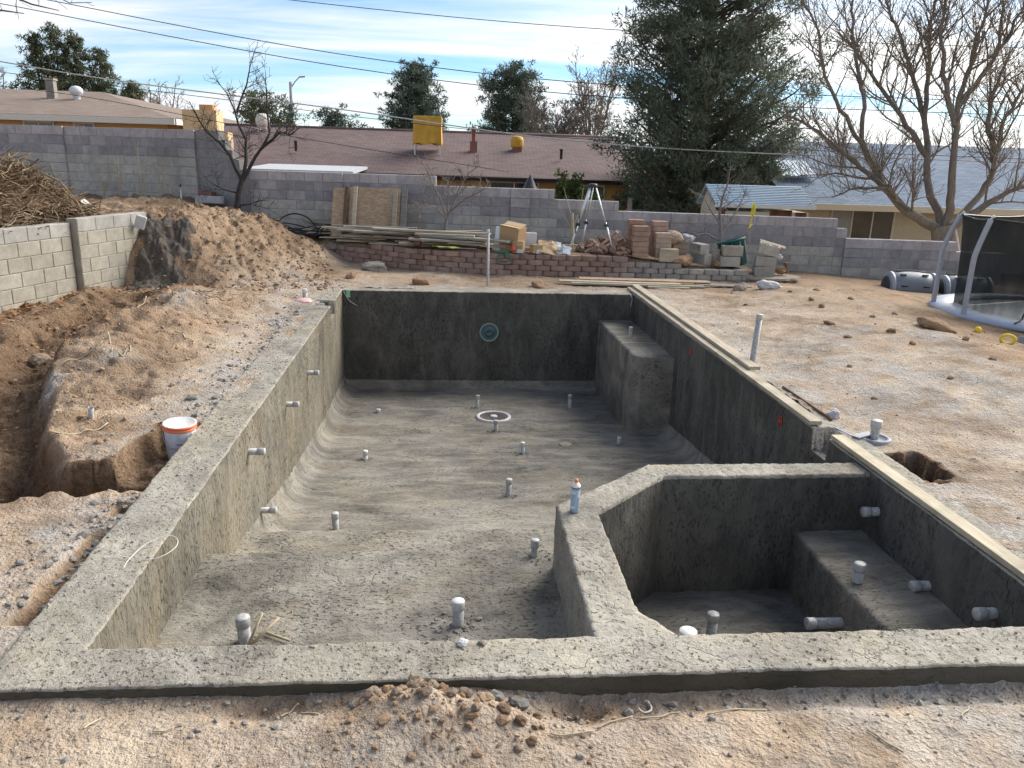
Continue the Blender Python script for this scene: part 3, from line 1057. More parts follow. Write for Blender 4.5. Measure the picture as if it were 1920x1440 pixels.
def zfloor(y):
    return np.interp(y, [2.5, 3.0, 5, 7.5, 10], [-1.08, -1.12, -1.40, -1.62, -1.68])


xs = np.linspace(-.04, 4.92, 150)
ys = np.linspace(1.9, 9.95, 240)
X, Y = np.meshgrid(xs, ys, indexing='ij')
Z = zfloor(Y)


def cove(d, r=.38):
    d = np.clip(d, 0, r)
    return r-np.sqrt(np.maximum(r*r-(r-d)**2, 0))


Z = Z+np.maximum.reduce([cove(X, .24), cove(WP-X, .20), cove(LP-Y, .15)])
Z = Z-.035*(1-ss(.12, .16, np.hypot(X-3.34, (Y-6.92))))
Z = Z+.012*np.sin(Y*9+vn(X*1.5, Y*1.5, 0, 5)*2)*.5
patch('pool_floor', np.stack([X, Y, Z], 2), 150, 240, M['concrete_floor'], pool)

# swim-out bench in the deep end
bp = [(4.31, 9.98), (4.335, 7.50), (4.45, 7.36), (4.93, 7.26)]
br = [(4.93, 9.98), (4.93, 7.6), (4.93, 7.4), (4.93, 7.27)]
pf = [(0, z) for z in np.linspace(-1.75, -.475, 44)]+[(.02, -.458), (.06, -.45)]+[(o, -.45) for o in np.linspace(.1, 1, 20)]
for k in range(3):
    P, nu, nv = side(bp[k], bp[k+1], br[k], br[k+1], pf, .03)
    patch('bench', P, nu, nv, M['concrete_floor'], pool)

# spa dam wall
SI = [(2.635, -.04), (2.655, 1.45), (3.265, 2.055), (4.95, 2.075)]
SO = [(2.36, -.04), (2.385, 1.56), (3.20, 2.30), (4.95, 2.31)]
zt = -.03
sp_prof = [(1, z) for z in np.linspace(-1.5, zt-.025, 50)]+[(.985, zt-.008), (.95, zt)]+[(o, zt) for o in np.linspace(.9, .1, 10)]+[(.05, zt), (.015, zt-.008), (0, zt-.025)]
sp_wall = [(0, z) for z in np.linspace(zt-.025, -1.15, 40)]
for k in range(3):
    P, nu, nv = side(SI[k], SI[k+1], SO[k], SO[k+1], sp_prof, .024)
    patch('spa_dam', P, nu, nv, M['concrete_top'], pool, flip=True, amp=1.15)
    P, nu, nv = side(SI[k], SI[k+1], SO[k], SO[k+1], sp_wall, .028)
    patch('spa_wall', P, nu, nv, M['concrete_wall_shade'], pool, flip=True)
# corner fillet of the spa at the near beam
A, B, C_ = (2.60, .33), (2.85, -.04), (2.60, -.04)
P, nu, nv = side(A, B, C_, C_, [(o, -.035) for o in np.linspace(1, .03, 12)]+[(0, z) for z in np.linspace(-.05, -1.15, 38)], .02)
patch('spa_corner', P, nu, nv, M['concrete_top'], pool, flip=True)
xs = np.linspace(2.55, 4.45, 60)
ys = np.linspace(-.05, 2.12, 66)
X, Y = np.meshgrid(xs, ys, indexing='ij')
patch('spa_floor', np.stack([X, Y, np.full_like(X, -1.0)], 2), 60, 66, M['concrete_floor'], pool)
pr = [(4.335, z) for z in np.linspace(-1.1, -.53, 22)]+[(4.345, -.508), (4.365, -.5)]+[(x, -.5) for x in np.linspace(4.39, 4.94, 22)]
ys = np.linspace(-.05, 2.12, 80)
P = np.array([[(x+.02*math.sin(y*3), y, z) for (x, z) in pr] for y in ys])
patch('spa_bench', P, len(ys), len(pr), M['concrete_floor'], pool, flip=True)
# skimmer housings of poured concrete: the left one stands proud behind the beam
xs = np.linspace(-.80, -.36, 22)
P, nu, nv = side((-.80, 8.42), (-.30, 8.40), (-.80, 9.3), (-.30, 9.3), [(0, z) for z in np.linspace(-.3, -.012, 12)]+[(o, .0+.004) for o in np.linspace(.03, 1, 30)], .022)
patch('skimmer_box', P, nu, nv, M['concrete_top'], pool)
P, nu, nv = side((-.80, 9.3), (-.80, 8.42), (-.79, 9.3), (-.79, 8.42), [(0, z) for z in np.linspace(-.3, .004, 12)], .022)
patch('skimmer_box', P, nu, nv, M['concrete_top'], pool)
# dark plate standing in for the shade inside the left skimmer opening
MB().box((-.2, 8.955, -.10), (.34, .02, .16)).build('skimmer_mouth_shade', M['darkmortar'], pool)

# ------------------------------------------------------------------ block walls
CMU_L, CMU_H, CMU_D, J = .406, .203, .19, .009
_cmu = {}


def unit_mesh(l, h, d, bev=.006):
    k = (round(l, 3), round(h, 3), round(d, 3))
    if k not in _cmu:
        me = MB().bbox((0, 0, 0), (l, d, h), bev).mesh('block')
        me.materials.append(M['block'])
        _cmu[k] = me
    return _cmu[k]


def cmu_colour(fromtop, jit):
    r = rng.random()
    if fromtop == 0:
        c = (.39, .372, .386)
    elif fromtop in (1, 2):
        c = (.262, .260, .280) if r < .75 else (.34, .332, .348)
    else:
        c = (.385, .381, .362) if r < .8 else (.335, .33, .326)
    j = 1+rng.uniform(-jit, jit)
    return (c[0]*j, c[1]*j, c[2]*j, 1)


def block_wall(label, p0, p1, tops, zbase, pil=(), colour=cmu_colour, proud=.055, group=None, mm='mortar'):
    """tops: [(s0, s1, ztop)]; local x runs along the wall, the yard side is local -y"""
    p0, p1 = Vector((*p0, 0)), Vector((*p1, 0))
    ang = math.atan2(p1.y-p0.y, p1.x-p0.x)
    root = thing('block_wall', label, 'wall', (p0.x, p0.y, zbase), (0, 0, ang), group)
    core = MB()
    for (s0, s1, zt) in tops:
        hgt = zt-zbase
        core.box(((s0+s1)/2, CMU_D/2, hgt/2-.003), (s1-s0, CMU_D-.018, hgt-.006))
    ztop_max = max(t[2] for t in tops)
    n = int(math.ceil((ztop_max-zbase)/CMU_H))
    for k in range(n):
        zt_k = ztop_max-k*CMU_H
        zc = zt_k-CMU_H/2-zbase
        if zc < 0.02:
            break
        runs = []
        for (s0, s1, zt) in tops:
            if zt_k <= zt+.02:
                if runs and abs(runs[-1][1]-s0) < 1e-6:
                    runs[-1][1] = s1
                else:
                    runs.append([s0, s1])
        for (a, e) in runs:
            s = a
            first = (k % 2 == 1)
            while s < e-.03:
                l = CMU_L/2 if first else CMU_L
                first = False
                l = min(l, e-s)
                if l < .06:
                    break
                if e-s-l < .06:
                    l = e-s
                mid = s+l/2
                ztl = [t[2] for t in tops if t[0] <= mid < t[1]+1e-6]
                ft = int(round(((ztl[0] if ztl else zt_k)-zt_k)/CMU_H))
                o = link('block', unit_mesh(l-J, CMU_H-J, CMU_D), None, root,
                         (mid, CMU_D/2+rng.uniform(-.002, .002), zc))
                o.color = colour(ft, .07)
                s += l
    for (s0, s1, zt) in pil:
        k = 0
        while zt-k*CMU_H-CMU_H/2 > zbase:
            z = zt-k*CMU_H-CMU_H/2-zbase
            o = link('pilaster_block', unit_mesh(s1-s0-.004, CMU_H-J*.6, .07), None, root, ((s0+s1)/2, .035-proud-.002, z))
            o.color = colour(k, .05)
            k += 1
    core.build('mortar_core', M[mm], root)
    return root


def onwall(x):      # arc position along the long wall from x
    return (x-BW[2][0])/math.cos(math.atan2(BW[3][1]-BW[2][1], BW[3][0]-BW[2][0]))


_d = (BW[3]-BW[2])/np.linalg.norm(BW[3]-BW[2])


def wpt(x):
    s = onwall(x)
    return tuple(BW[2]+_d*s)


T0 = 1.73
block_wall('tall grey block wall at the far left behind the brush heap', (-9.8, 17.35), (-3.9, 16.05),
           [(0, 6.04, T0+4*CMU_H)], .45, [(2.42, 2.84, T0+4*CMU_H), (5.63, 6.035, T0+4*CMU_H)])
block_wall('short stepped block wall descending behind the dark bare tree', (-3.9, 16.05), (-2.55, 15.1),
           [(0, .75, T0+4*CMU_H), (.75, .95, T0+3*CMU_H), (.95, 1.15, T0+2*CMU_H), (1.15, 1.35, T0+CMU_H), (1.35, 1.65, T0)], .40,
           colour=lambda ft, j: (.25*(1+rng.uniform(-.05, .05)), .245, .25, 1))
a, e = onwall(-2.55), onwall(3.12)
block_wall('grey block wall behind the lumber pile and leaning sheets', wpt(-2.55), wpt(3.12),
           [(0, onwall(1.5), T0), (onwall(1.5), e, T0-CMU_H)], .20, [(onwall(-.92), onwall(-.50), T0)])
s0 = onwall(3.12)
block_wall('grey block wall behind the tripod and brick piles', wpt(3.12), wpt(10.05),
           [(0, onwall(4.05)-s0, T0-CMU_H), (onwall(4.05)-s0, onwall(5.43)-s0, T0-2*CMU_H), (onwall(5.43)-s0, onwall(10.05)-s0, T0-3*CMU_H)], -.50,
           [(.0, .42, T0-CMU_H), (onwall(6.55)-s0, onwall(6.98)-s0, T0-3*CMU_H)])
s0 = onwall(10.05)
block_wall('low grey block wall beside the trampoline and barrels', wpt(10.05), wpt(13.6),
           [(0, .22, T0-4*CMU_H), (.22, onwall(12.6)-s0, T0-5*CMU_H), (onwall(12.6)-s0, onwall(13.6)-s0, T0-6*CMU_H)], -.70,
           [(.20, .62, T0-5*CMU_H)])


def pale_colour(ft, j):
    k = 1+rng.uniform(-.09, .09)
    c = (.335, .312, .262) if ft else (.36, .348, .325)
    return (c[0]*k, c[1]*k, c[2]*k, 1)


# retaining wall on the left: its yard side faces the pool, so it runs from far to near
yw0, ys_, yw1 = 10.82, 9.28, 5.2
block_wall('pale block retaining wall below the brush heap, farther section', (xw(yw0)+.10, yw0), (xw(ys_)+.10, ys_), [(0, 1.61, 1.12)], -.45, colour=pale_colour, mm='mortar_pale')
block_wall('pale block retaining wall at the left picture edge, nearer section', (xw(ys_), ys_), (xw(yw1), yw1), [(0, 4.27, 1.06)], -.45, colour=pale_colour, mm='mortar_pale')

# ------------------------------------------------------------------ garden wall of split-face blocks
_sb = []
for v in range(4):
    r_ = random.Random(50+v)
    plan = [(-.142, .0)] + [(x, -.046*(1-(x/.16)**2)+r_.uniform(-.006, .006)) for x in (-.10, -.05, 0, .05, .10)] + [(.142, .0), (.115, .19), (-.115, .19)]
    mb = MB()
    n = len(plan)
    rows = []
    for z, ins in ((-.047, .004), (-.040, 0), (.040, 0), (.047, .004)):
        rows.append([(x*(1-ins*3), y+ins+(r_.uniform(-.004, .004) if 0 < i < 6 and ins == 0 else 0), z) for i, (x, y) in enumerate(plan)])
    vs = [p for row in rows for p in row]
    fs = [(i*n+k, i*n+(k+1) % n, (i+1)*n+(k+1) % n, (i+1)*n+k) for i in range(3) for k in range(n)]
    fs += [tuple(reversed(range(n))), tuple(3*n+k for k in range(n))]
    mb.add(vs, fs)
    me = mb.mesh('garden_block')
    me.materials.append(M['block'])
    _sb.append(me)

gw = thing('garden_wall', 'low curved garden wall of stacked brown split-face blocks', 'wall', (3.4, 11.8, 0))
seg = np.linalg.norm(np.diff(SW, axis=0), axis=1)
cum = np.concatenate([[0], np.cumsum(seg)])


def sw_at(s):
    return np.array([np.interp(s, cum, SW[:, 0]), np.interp(s, cum, SW[:, 1])])


for k in range(6):
    z = -.14+.1*k
    s = .15*(k % 2)
    while s < cum[-1]-.1:
        c = sw_at(s+.145)
        t = sw_at(s+.20)-sw_at(s+.09)
        an = math.atan2(t[1], t[0])
        s += .297
        tt = terr(c[0])
        if z+.05 > tt+.045 or z+.05 < hzs(c[0], c[1]-.12)-.03:
            continue
        nx, ny = -math.sin(an), math.cos(an)
        o = link('garden_block', rng.choice(_sb), None, gw,
                 (c[0]+nx*.018*k-3.4, c[1]+ny*.018*k-11.8, z+rng.uniform(-.003, .003)), (rng.uniform(-.02, .02), rng.uniform(-.015, .015), an+rng.uniform(-.05, .05)))
        f = ss(4.3, 6.2, c[0]+rng.uniform(-.5, .5))
        g = .35*ss(1.5, -.8, c[0])+rng.uniform(-.1, .2)
        red, gry = np.array((.285, .200, .168)), np.array((.33, .312, .288))
        cc = (red*(1-f)+gry*f)*(1+rng.uniform(-.16, .16))
        o.color = (*cc, 1)

# rounded end of the garden wall with scalloped cap stones
ge = thing('round_wall_end', 'round end of the garden wall with scalloped dark cap stones', 'wall', (8.02, 11.85, 0))
for i in range(7):
    a = R(-165+i*29)
    rr = .55
    o = link('garden_block', _sb[i % 4], None, ge, (rr*math.cos(a), rr*.62*math.sin(a), .0), (0, 0, a+R(90)))
    o.color = (.21, .17, .135, 1)
    o = link('garden_block', _sb[(i+1) % 4], None, ge, (rr*.93*math.cos(a+.2), rr*.58*math.sin(a+.2), -.1), (0, 0, a+.2+R(90)))
    o.color = (.24, .19, .16, 1)
cap = MB()
n = 56
ring = []
for k in range(n):
    a = 2*math.pi*k/n
    rr = .62+.035*abs(math.sin(a*6))
    ring.append((rr*math.cos(a), rr*.64*math.sin(a)))
cap.add([(x, y, .048) for x, y in ring]+[(x*.97, y*.97, .085) for x, y in ring], [(k, (k+1) % n, n+(k+1) % n, n+k) for k in range(n)]+[tuple(range(n, 2*n))])
cap.build('cap_stones', M['rock'], ge)


# ------------------------------------------------------------------ trees
def limb(mb, pts, r0, r1, n=6, wob=.02, rg=rng):
    """tube along a resampled, slightly wandering polyline; returns the samples"""
    pts = [Vector(p) for p in pts]
    out, rad = [], []
    tot = sum((b-a).length for a, b in zip(pts[:-1], pts[1:]))
    acc = 0
    for i, (a, b_) in enumerate(zip(pts[:-1], pts[1:])):
        L_ = (b_-a).length
        m = max(1, int(L_/.22))
        for k in range(m):
            t = k/m
            q = a.lerp(b_, t)
            if out:
                q = q+Vector((rg.uniform(-1, 1), rg.uniform(-1, 1), rg.uniform(-1, 1)))*wob*min(1, L_)
            out.append(q)
            rad.append(r0+(r1-r0)*((acc+L_*t)/tot))
        acc += L_
    out.append(pts[-1])
    rad.append(r1)
    mb.tube(out, rad, n, cap=False)
    return out, rad


def sprout(mb, pts, rad, per_m, length, depth, rg, spread=.9, up=.25, rmin=.0035, wig=.18, start=.25, minlen=.1):
    """side twigs along a limb, recursively"""
    tot = sum((b-a).length for a, b in zip(pts[:-1], pts[1:]))
    n = int(tot*per_m+rg.random())
    for i in range(n):
        t = start+(1-start)*rg.random()
        f = t*(len(pts)-1)
        k = min(int(f), len(pts)-2)
        p = pts[k].lerp(pts[k+1], f-k)
        d = (pts[k+1]-pts[k]).normalized()
        side_ = Vector((rg.gauss(0, 1), rg.gauss(0, 1), rg.gauss(0, .8)))
        side_ = (side_-d*side_.dot(d)).normalized()
        dr = (d*(1-spread*.5)+side_*spread+Vector((0, 0, up))).normalized()
        L_ = length*rg.uniform(.45, 1.15)*(1-.45*t)
        if L_ < minlen:
            continue
        r0 = max(rmin, min(rad[k]*.55, L_*.018))
        q = [p]
        m = max(2, int(L_/.14))
        dd = dr.copy()
        for j in range(m):
            dd = (dd+Vector((rg.gauss(0, wig), rg.gauss(0, wig), rg.gauss(0, wig)+up*.12))).normalized()
            q.append(q[-1]+dd*(L_/m))
        rr = [max(rmin, r0*(1-.8*j/m)) for j in range(m+1)]
        mb.tube(q, rr, 4 if r0 > .008 else 3, cap=False)
        if depth > 1:
            sprout(mb, q, rr, per_m*1.25, L_*.55, depth-1, rg, spread, up, rmin, wig, .15, minlen)


def bare_tree(name, label, base, trunk, limbs, r_trunk, r_tip, mat, per_m, length, depth, seed, cat='tree', rmin=.004, group=None, up=.25, wig=.18, minlen=.1):
    rg = random.Random(seed)
    root = thing(name, label, cat, base, group=group)
    bx, by, bz = base
    sh = lambda P: [(x-bx, y-by, z-bz) for x, y, z in P]
    tb = MB()
    limb(tb, sh(trunk), r_trunk, r_trunk*.8, 9, .012, rg)
    tb.build('trunk', mat, root)
    tw = MB()
    for (P, ra, rb) in limbs:
        lm = MB()
        q, rr = limb(lm, sh(P), ra, rb, 7, .035, rg)
        lm.build('limb', mat, root)
        sprout(tw, q, rr, per_m, length, depth, rg, up=up, rmin=rmin, wig=wig, minlen=minlen)
    tw.build('twigs', mat, root, kind='stuff')
    return root


T1t = [(-2.72, 14.44, .70), (-2.68, 14.56, 1.23), (-2.59, 14.64, 1.56)]
bare_tree('bare_tree', 'small bare dark-barked tree on the earth bank before the wall', (-2.72, 14.44, .70), T1t, [
    ([(-2.59, 14.64, 1.50), (-2.85, 14.8, 2.02), (-3.05, 14.79, 2.27), (-3.29, 14.77, 2.48), (-3.44, 14.75, 2.72), (-3.6, 14.76, 3.08)], .044, .008),
    ([(-2.59, 14.64, 1.50), (-2.51, 14.75, 1.94), (-2.54, 14.97, 2.36), (-2.73, 15.19, 2.68), (-2.84, 15.39, 2.98), (-3.02, 15.51, 3.31), (-3.25, 15.61, 3.58)], .046, .006),
    ([(-2.8, 15.37, 2.91), (-2.71, 15.45, 3.21), (-2.57, 15.41, 3.48), (-2.48, 15.51, 3.87), (-2.37, 15.61, 4.26)], .025, .006),
    ([(-2.59, 14.64, 1.50), (-2.31, 14.64, 2.0), (-2.1, 14.59, 2.26), (-1.98, 14.65, 2.5), (-2.06, 14.87, 2.88), (-2.07, 15.01, 3.36), (-2.11, 15.23, 3.75)], .042, .006),
    ([(-2.15, 14.58, 2.19), (-1.91, 14.5, 2.37), (-1.72, 14.42, 2.52), (-1.48, 14.28, 2.48), (-1.3, 14.2, 2.61)], .035, .008),
    ([(-2.66, 14.58, 1.25), (-2.95, 14.4, 1.35), (-3.2, 14.3, 1.5)], .02, .006),
    ([(-2.68, 14.55, 1.0), (-2.4, 14.3, 1.05), (-2.15, 14.2, 1.15)], .02, .006)],
    .07, .05, M['bark_dark'], 9.0, .8, 3, 3, rmin=.0038)
bare_tree('bare_sapling', 'small bare grey sapling before the block wall behind the lumber', (1.69, 13.22, .38), [(1.69, 13.22, .36), (1.71, 13.28, .77), (1.74, 13.33, .95)], [
    ([(1.74, 13.33, .92), (1.6, 13.33, 1.29), (1.46, 13.33, 1.6), (1.33, 13.32, 1.88), (1.22, 13.38, 2.06)], .024, .006),
    ([(1.74, 13.33, .92), (1.87, 13.4, 1.24), (2.0, 13.58, 1.56), (2.19, 13.64, 1.83), (2.42, 13.77, 1.99)], .024, .006),
    ([(1.74, 13.33, .92), (1.49, 13.2, 1.16), (1.28, 13.14, 1.22), (1.12, 13.02, 1.12)], .018, .005),
    ([(1.82, 13.36, 1.08), (2.08, 13.29, 1.31), (2.35, 13.21, 1.46), (2.55, 13.11, 1.57)], .018, .005),
    ([(1.75, 13.34, 1.0), (1.78, 13.5, 1.4), (1.7, 13.6, 1.8)], .018, .005)],
    .036, .03, M['bark_grey'], 14.0, .55, 3, 5, rmin=.004)
bare_tree('bare_sapling', 'small bare forked sapling rising behind the green bin', (7.23, 12.54, .2), [(7.23, 12.54, .15), (7.26, 12.61, .63), (7.28, 12.66, .84)], [
    ([(7.28, 12.66, .80), (7.23, 12.77, 1.2), (7.31, 12.86, 1.52), (7.45, 13.02, 1.78), (7.5, 13.12, 2.15)], .035, .007),
    ([(7.26, 12.62, .66), (6.96, 12.58, .81), (6.71, 12.5, .79), (6.47, 12.44, .9)], .022, .005),
    ([(7.28, 12.65, .78), (7.51, 12.81, 1.05), (7.67, 12.88, 1.37), (7.87, 13.05, 1.63)], .025, .006),
    ([(7.26, 12.71, 1.0), (7.01, 12.72, 1.31), (6.84, 12.71, 1.57)], .022, .006)],
    .045, .03, M['bark_grey'], 12.0, .6, 3, 8, rmin=.004)
bare_tree('dry_sapling', 'dry tan sapling against the wall beside the tripod', (4.33, 13.22, .40), [(4.33, 13.22, .36), (4.35, 13.31, .66), (4.33, 13.43, 1.09)], [
    ([(4.33, 13.40, 1.0), (4.21, 13.54, 1.4), (4.15, 13.55, 1.6)], .016, .004), ([(4.34, 13.35, .8), (4.5, 13.4, 1.2), (4.55, 13.5, 1.6)], .014, .004),
    ([(4.34, 13.33, .75), (4.1, 13.3, 1.1), (3.95, 13.3, 1.3)], .012, .004)],
    .042, .03, M['straw'], 4.0, .4, 2, 12, rmin=.0035)

BT = dict(
    Ba=[(14.11, 15.96, .70), (13.71, 16.04, .89), (13.25, 16.04, 1.11), (12.86, 16.07, 1.42), (12.47, 16.11, 1.8), (12.09, 16.2, 2.36), (11.84, 16.24, 2.79)],
    Ba1=[(11.84, 16.24, 2.75), (11.92, 16.47, 3.6), (11.63, 16.89, 4.97), (11.6, 17.22, 6.1), (11.49, 17.67, 7.59)],
    Ba2=[(11.84, 16.24, 2.75), (11.26, 16.4, 3.52), (10.82, 16.57, 4.3), (10.64, 16.76, 5.27), (10.19, 17.05, 6.12), (9.89, 17.21, 6.95)],
    Ba3=[(12.6, 16.06, 1.66), (11.54, 15.93, 2.34), (10.75, 15.83, 2.81), (9.98, 15.7, 3.2), (9.52, 15.57, 3.3)],
    Bb=[(14.11, 15.96, .70), (14.1, 16.17, 1.12), (13.96, 16.4, 1.5), (13.92, 16.64, 1.95), (13.95, 16.81, 2.54), (13.93, 17.14, 3.32), (14.0, 17.44, 4.37), (14.12, 17.88, 5.57), (14.32, 18.32, 7.15)],
    Bb1=[(13.92, 16.81, 2.5), (13.34, 16.96, 3.23), (12.62, 17.05, 4.04), (11.97, 17.24, 4.84), (11.39, 17.35, 5.38)],
    Bb2=[(13.93, 17.1, 3.15), (13.85, 17.59, 4.12), (13.49, 18.07, 5.31), (13.12, 18.52, 6.38), (12.89, 18.92, 7.33)],
    Bc=[(14.14, 15.96, .70), (14.18, 15.88, 1.21), (14.11, 15.88, 1.91), (14.11, 15.99, 2.67), (14.1, 16.18, 3.66), (14.35, 16.34, 4.66), (14.6, 16.49, 5.64), (14.72, 16.73, 6.85)],
    Bc1=[(14.08, 16.07, 3.2), (13.84, 16.52, 4.41), (13.83, 16.92, 5.43), (13.95, 17.28, 6.69)],
    Bc2=[(14.17, 16.21, 3.7), (14.67, 16.17, 4.53), (15.1, 16.16, 5.38), (15.46, 16.3, 6.35)],
    Bd=[(14.2, 15.95, .70), (14.83, 16.21, 1.14), (15.57, 16.65, 1.79), (15.98, 17.05, 2.6), (16.18, 17.37, 3.4), (16.88, 17.79, 4.37), (17.58, 18.26, 5.5)],
    Bd1=[(15.95, 17.01, 2.4), (15.84, 17.5, 3.4), (16.18, 17.89, 4.49), (16.66, 18.19, 5.32)],
    Be=[(14.24, 15.96, .72), (14.83, 15.82, 1.23), (15.48, 15.69, 1.7), (16.11, 15.5, 1.98)],
    Bf=[(13.34, 16.03, 1.06), (12.43, 15.87, 1.68), (11.62, 15.64, 1.71), (10.84, 15.33, 1.48)],
    Bg=[(12.99, 16.02, 1.28), (12.44, 16.46, 1.91), (11.6, 16.77, 2.01), (10.75, 17.04, 1.92)])
bw_ = dict(Ba=(.135, .07), Ba1=(.06, .016), Ba2=(.055, .013), Ba3=(.07, .02), Bb=(.108, .015), Bb1=(.08, .02), Bb2=(.07, .02), Bc=(.112, .015),
           Bc1=(.08, .02), Bc2=(.07, .02), Bd=(.10, .015), Bd1=(.08, .02), Be=(.12, .03), Bf=(.055, .015), Bg=(.05, .012))
bare_tree('bare_tree', 'large bare many-stemmed tree behind the low wall at right', (14.24, 15.75, -.98),
          [(14.26, 15.7, -1.0), (14.24, 15.73, -.02), (14.2, 15.86, .43), (14.13, 15.96, .80)],
          [(BT[k], *bw_[k]) for k in BT], .36, .26, M['bark_tan'], 5.4, 2.1, 3, 21, rmin=.0052, up=.5, wig=.11, minlen=.2)

# branch tips of a tree that stands beyond the left picture edge
bare_tree('bare_tree', 'bare tree reaching in at the top left picture corner', (-7.2, 10.6, .95),
          [(-7.2, 10.6, .9), (-7.1, 10.6, 2.6), (-6.9, 10.55, 3.6)], [
    ([(-6.9, 10.55, 3.5), (-6.2, 10.4, 3.8), (-5.48, 10.37, 3.95), (-5.0, 10.37, 4.07), (-4.64, 10.33, 4.04)], .06, .006),
    ([(-6.9, 10.55, 3.55), (-6.2, 10.5, 4.4), (-5.32, 10.51, 4.45), (-4.52, 10.36, 4.18), (-4.12, 10.3, 4.1)], .06, .006),
    ([(-6.2, 10.5, 4.4), (-5.3, 10.5, 4.75), (-4.52, 10.44, 4.47), (-3.96, 10.32, 4.21), (-3.63, 10.29, 4.23)], .03, .005)],
    .12, .09, M['bark_grey'], 4.0, .5, 2, 31, rmin=.004)


def cards(C, rad, n, ln, wd, rg, upb=.3, droop=0.0):
    """n needle cards round each centre; returns triangle soup"""
    C = np.repeat(np.asarray(C, float), n, 0)
    rad = np.repeat(np.asarray(rad, float).reshape(-1, 1), n, 0)
    N = len(C)
    u = rg.normal(size=(N, 3))
    u /= np.linalg.norm(u, axis=1)[:, None]
    P = C+u*rad*(rg.random((N, 1))**.45)*np.array([1, 1, .72])
    d = u*.7+rg.normal(size=(N, 3))*.6+np.array([0, 0, upb])
    d /= np.linalg.norm(d, axis=1)[:, None]
    s = np.cross(d, rg.normal(size=(N, 3)))
    s /= np.linalg.norm(s, axis=1)[:, None]+1e-9
    l_ = ln*rg.uniform(.6, 1.3, (N, 1))
    w_ = wd*rg.uniform(.6, 1.3, (N, 1))
    V = np.stack([P-s*w_, P+s*w_, P+d*l_], 1).reshape(-1, 3)
    return V


def evergreen(name, label, base, height_, radius, n_limb, mat, seed, ln=.16, wd=.03, per=30, bare_base=.12, shape='cone', cluster=.34, group=None, trunk_r=.14, multi=1, cat='tree', step=.32, lean=0):
    rg = np.random.default_rng(seed)
    rp = random.Random(seed)
    root = thing(name, label, cat, base, group=group)
    tb = MB()
    limb(tb, [(0, 0, -.05), (lean*.3, 0, height_*.35), (lean*.8, .0, height_*.8), (lean, 0, height_)], trunk_r, .02, 8, .03, rp)
    br = MB()
    C, Rr = [], []
    for i in range(n_limb):
        h = bare_base+(1-bare_base)*(i+.5+rp.uniform(-.4, .4))/n_limb
        if shape == 'cone':
            rr = radius*(1.02-h)**.62
        elif shape == 'column':
            rr = radius*(1-.95*max(0, h-.28))*(.94+.06*math.sin(h*9+seed))
        else:
            rr = radius*math.sqrt(max(.05, 1-((h-.45)/.58)**2))
        a = i*2.399+rp.uniform(-.5, .5)
        rr *= rp.uniform(.72, 1.12)
        z0 = h*height_-.25*rr*.3
        p0 = Vector((lean*h, 0, max(.1, z0-.12*rr)))
        tip = Vector((lean*h+rr*math.cos(a), rr*math.sin(a), z0+rr*rp.uniform(-.02, .38)))
        if shape == 'column':
            tip.z += .35*rr
        q, rd = limb(br, [p0, p0.lerp(tip, .5)+Vector((0, 0, -.03*rr)), tip], max(.012, trunk_r*.35*(1.1-h)), .008, 5, .06, rp)
        L_ = (tip-p0).length
        m = max(2, int(L_/step))
        for k in range(m):
            t = .28+.72*(k+rp.random())/m
            c = p0.lerp(tip, min(t, 1))
            jit = Vector((rp.gauss(0, 1), rp.gauss(0, 1), rp.gauss(0, .6)))*cluster*.75*t
            C.append(tuple(c+jit))
            Rr.append(cluster*rp.uniform(.6, 1.15)*(.65+.35*(1-h)))
    tb.build('trunk', M['bark'], root)
    br.build('limbs', M['bark'], root)
    V = cards(C, Rr, per, ln, wd, rg)
    me = npmesh('crown', V, np.arange(len(V)).reshape(-1, 3), False)
    link('crown', me, mat, root, kind='stuff')
    return root


G = 'trees beyond the far houses'
evergreen('pine_tree', 'huge dark pine towering behind the wall right of the tripod', (9.85, 22.6, -.95), 11.5, 3.55, 250, M['needles'], 41, ln=.16, wd=.020, per=84,
          bare_base=.06, shape='column', cluster=.46, trunk_r=.30, step=.42)
evergreen('pine_tree', 'round-topped green pine behind the roof beside the yellow cooler', (.05, 50, -.9), 8.3, 2.15, 130, M['needles_far'], 43, ln=.20, wd=.035, per=46, bare_base=.3, shape='round', cluster=.45, group=G, trunk_r=.2)
evergreen('pine_tree', 'wide dark pine behind the small yellow roof cooler', (6.1, 49, -.9), 8.4, 2.3, 125, M['needles_far'], 44, ln=.20, wd=.035, per=46, bare_base=.3, shape='round', cluster=.5, group=G, trunk_r=.2)
for i, (dx, dh, rr) in enumerate([(-.5, 8.6, 2.2), (.4, 9.1, 2.3), (1.3, 8.8, 2.3), (2.4, 8.1, 2.2), (3.9, 6.4, 1.7)]):
    evergreen('spruce_tree', ['leftmost pointed spruce of the clump behind the tan house', 'tallest pointed spruce of the clump, second from left', 'middle pointed spruce of the clump behind the tan house',
                              'fourth pointed spruce of the clump, right of the middle', 'shortest rightmost spruce of the clump behind the tan house'][i],
              (-20.3+dx, 46.5+.4*i, -.9), dh, rr, 110, M['needles_olive'], 50+i, ln=.20, wd=.032, per=36, bare_base=.25, shape='cone', cluster=.36, group=G, trunk_r=.15)
evergreen('round_tree', 'round dark green tree behind the bare dark tree', (-8.45, 45, -.9), 5.9, 1.75, 70, M['needles_olive'], 60, ln=.18, wd=.04, per=45, bare_base=.3, shape='round', cluster=.5, group=G, trunk_r=.15)
evergreen('spruce_tree', 'small bluish spruce beside the street lamp pole', (-7.4, 48, -.9), 5.6, 1.3, 55, M['needles_far'], 61, ln=.18, wd=.03, per=24, bare_base=.3, shape='cone', cluster=.32, group=G, trunk_r=.12)
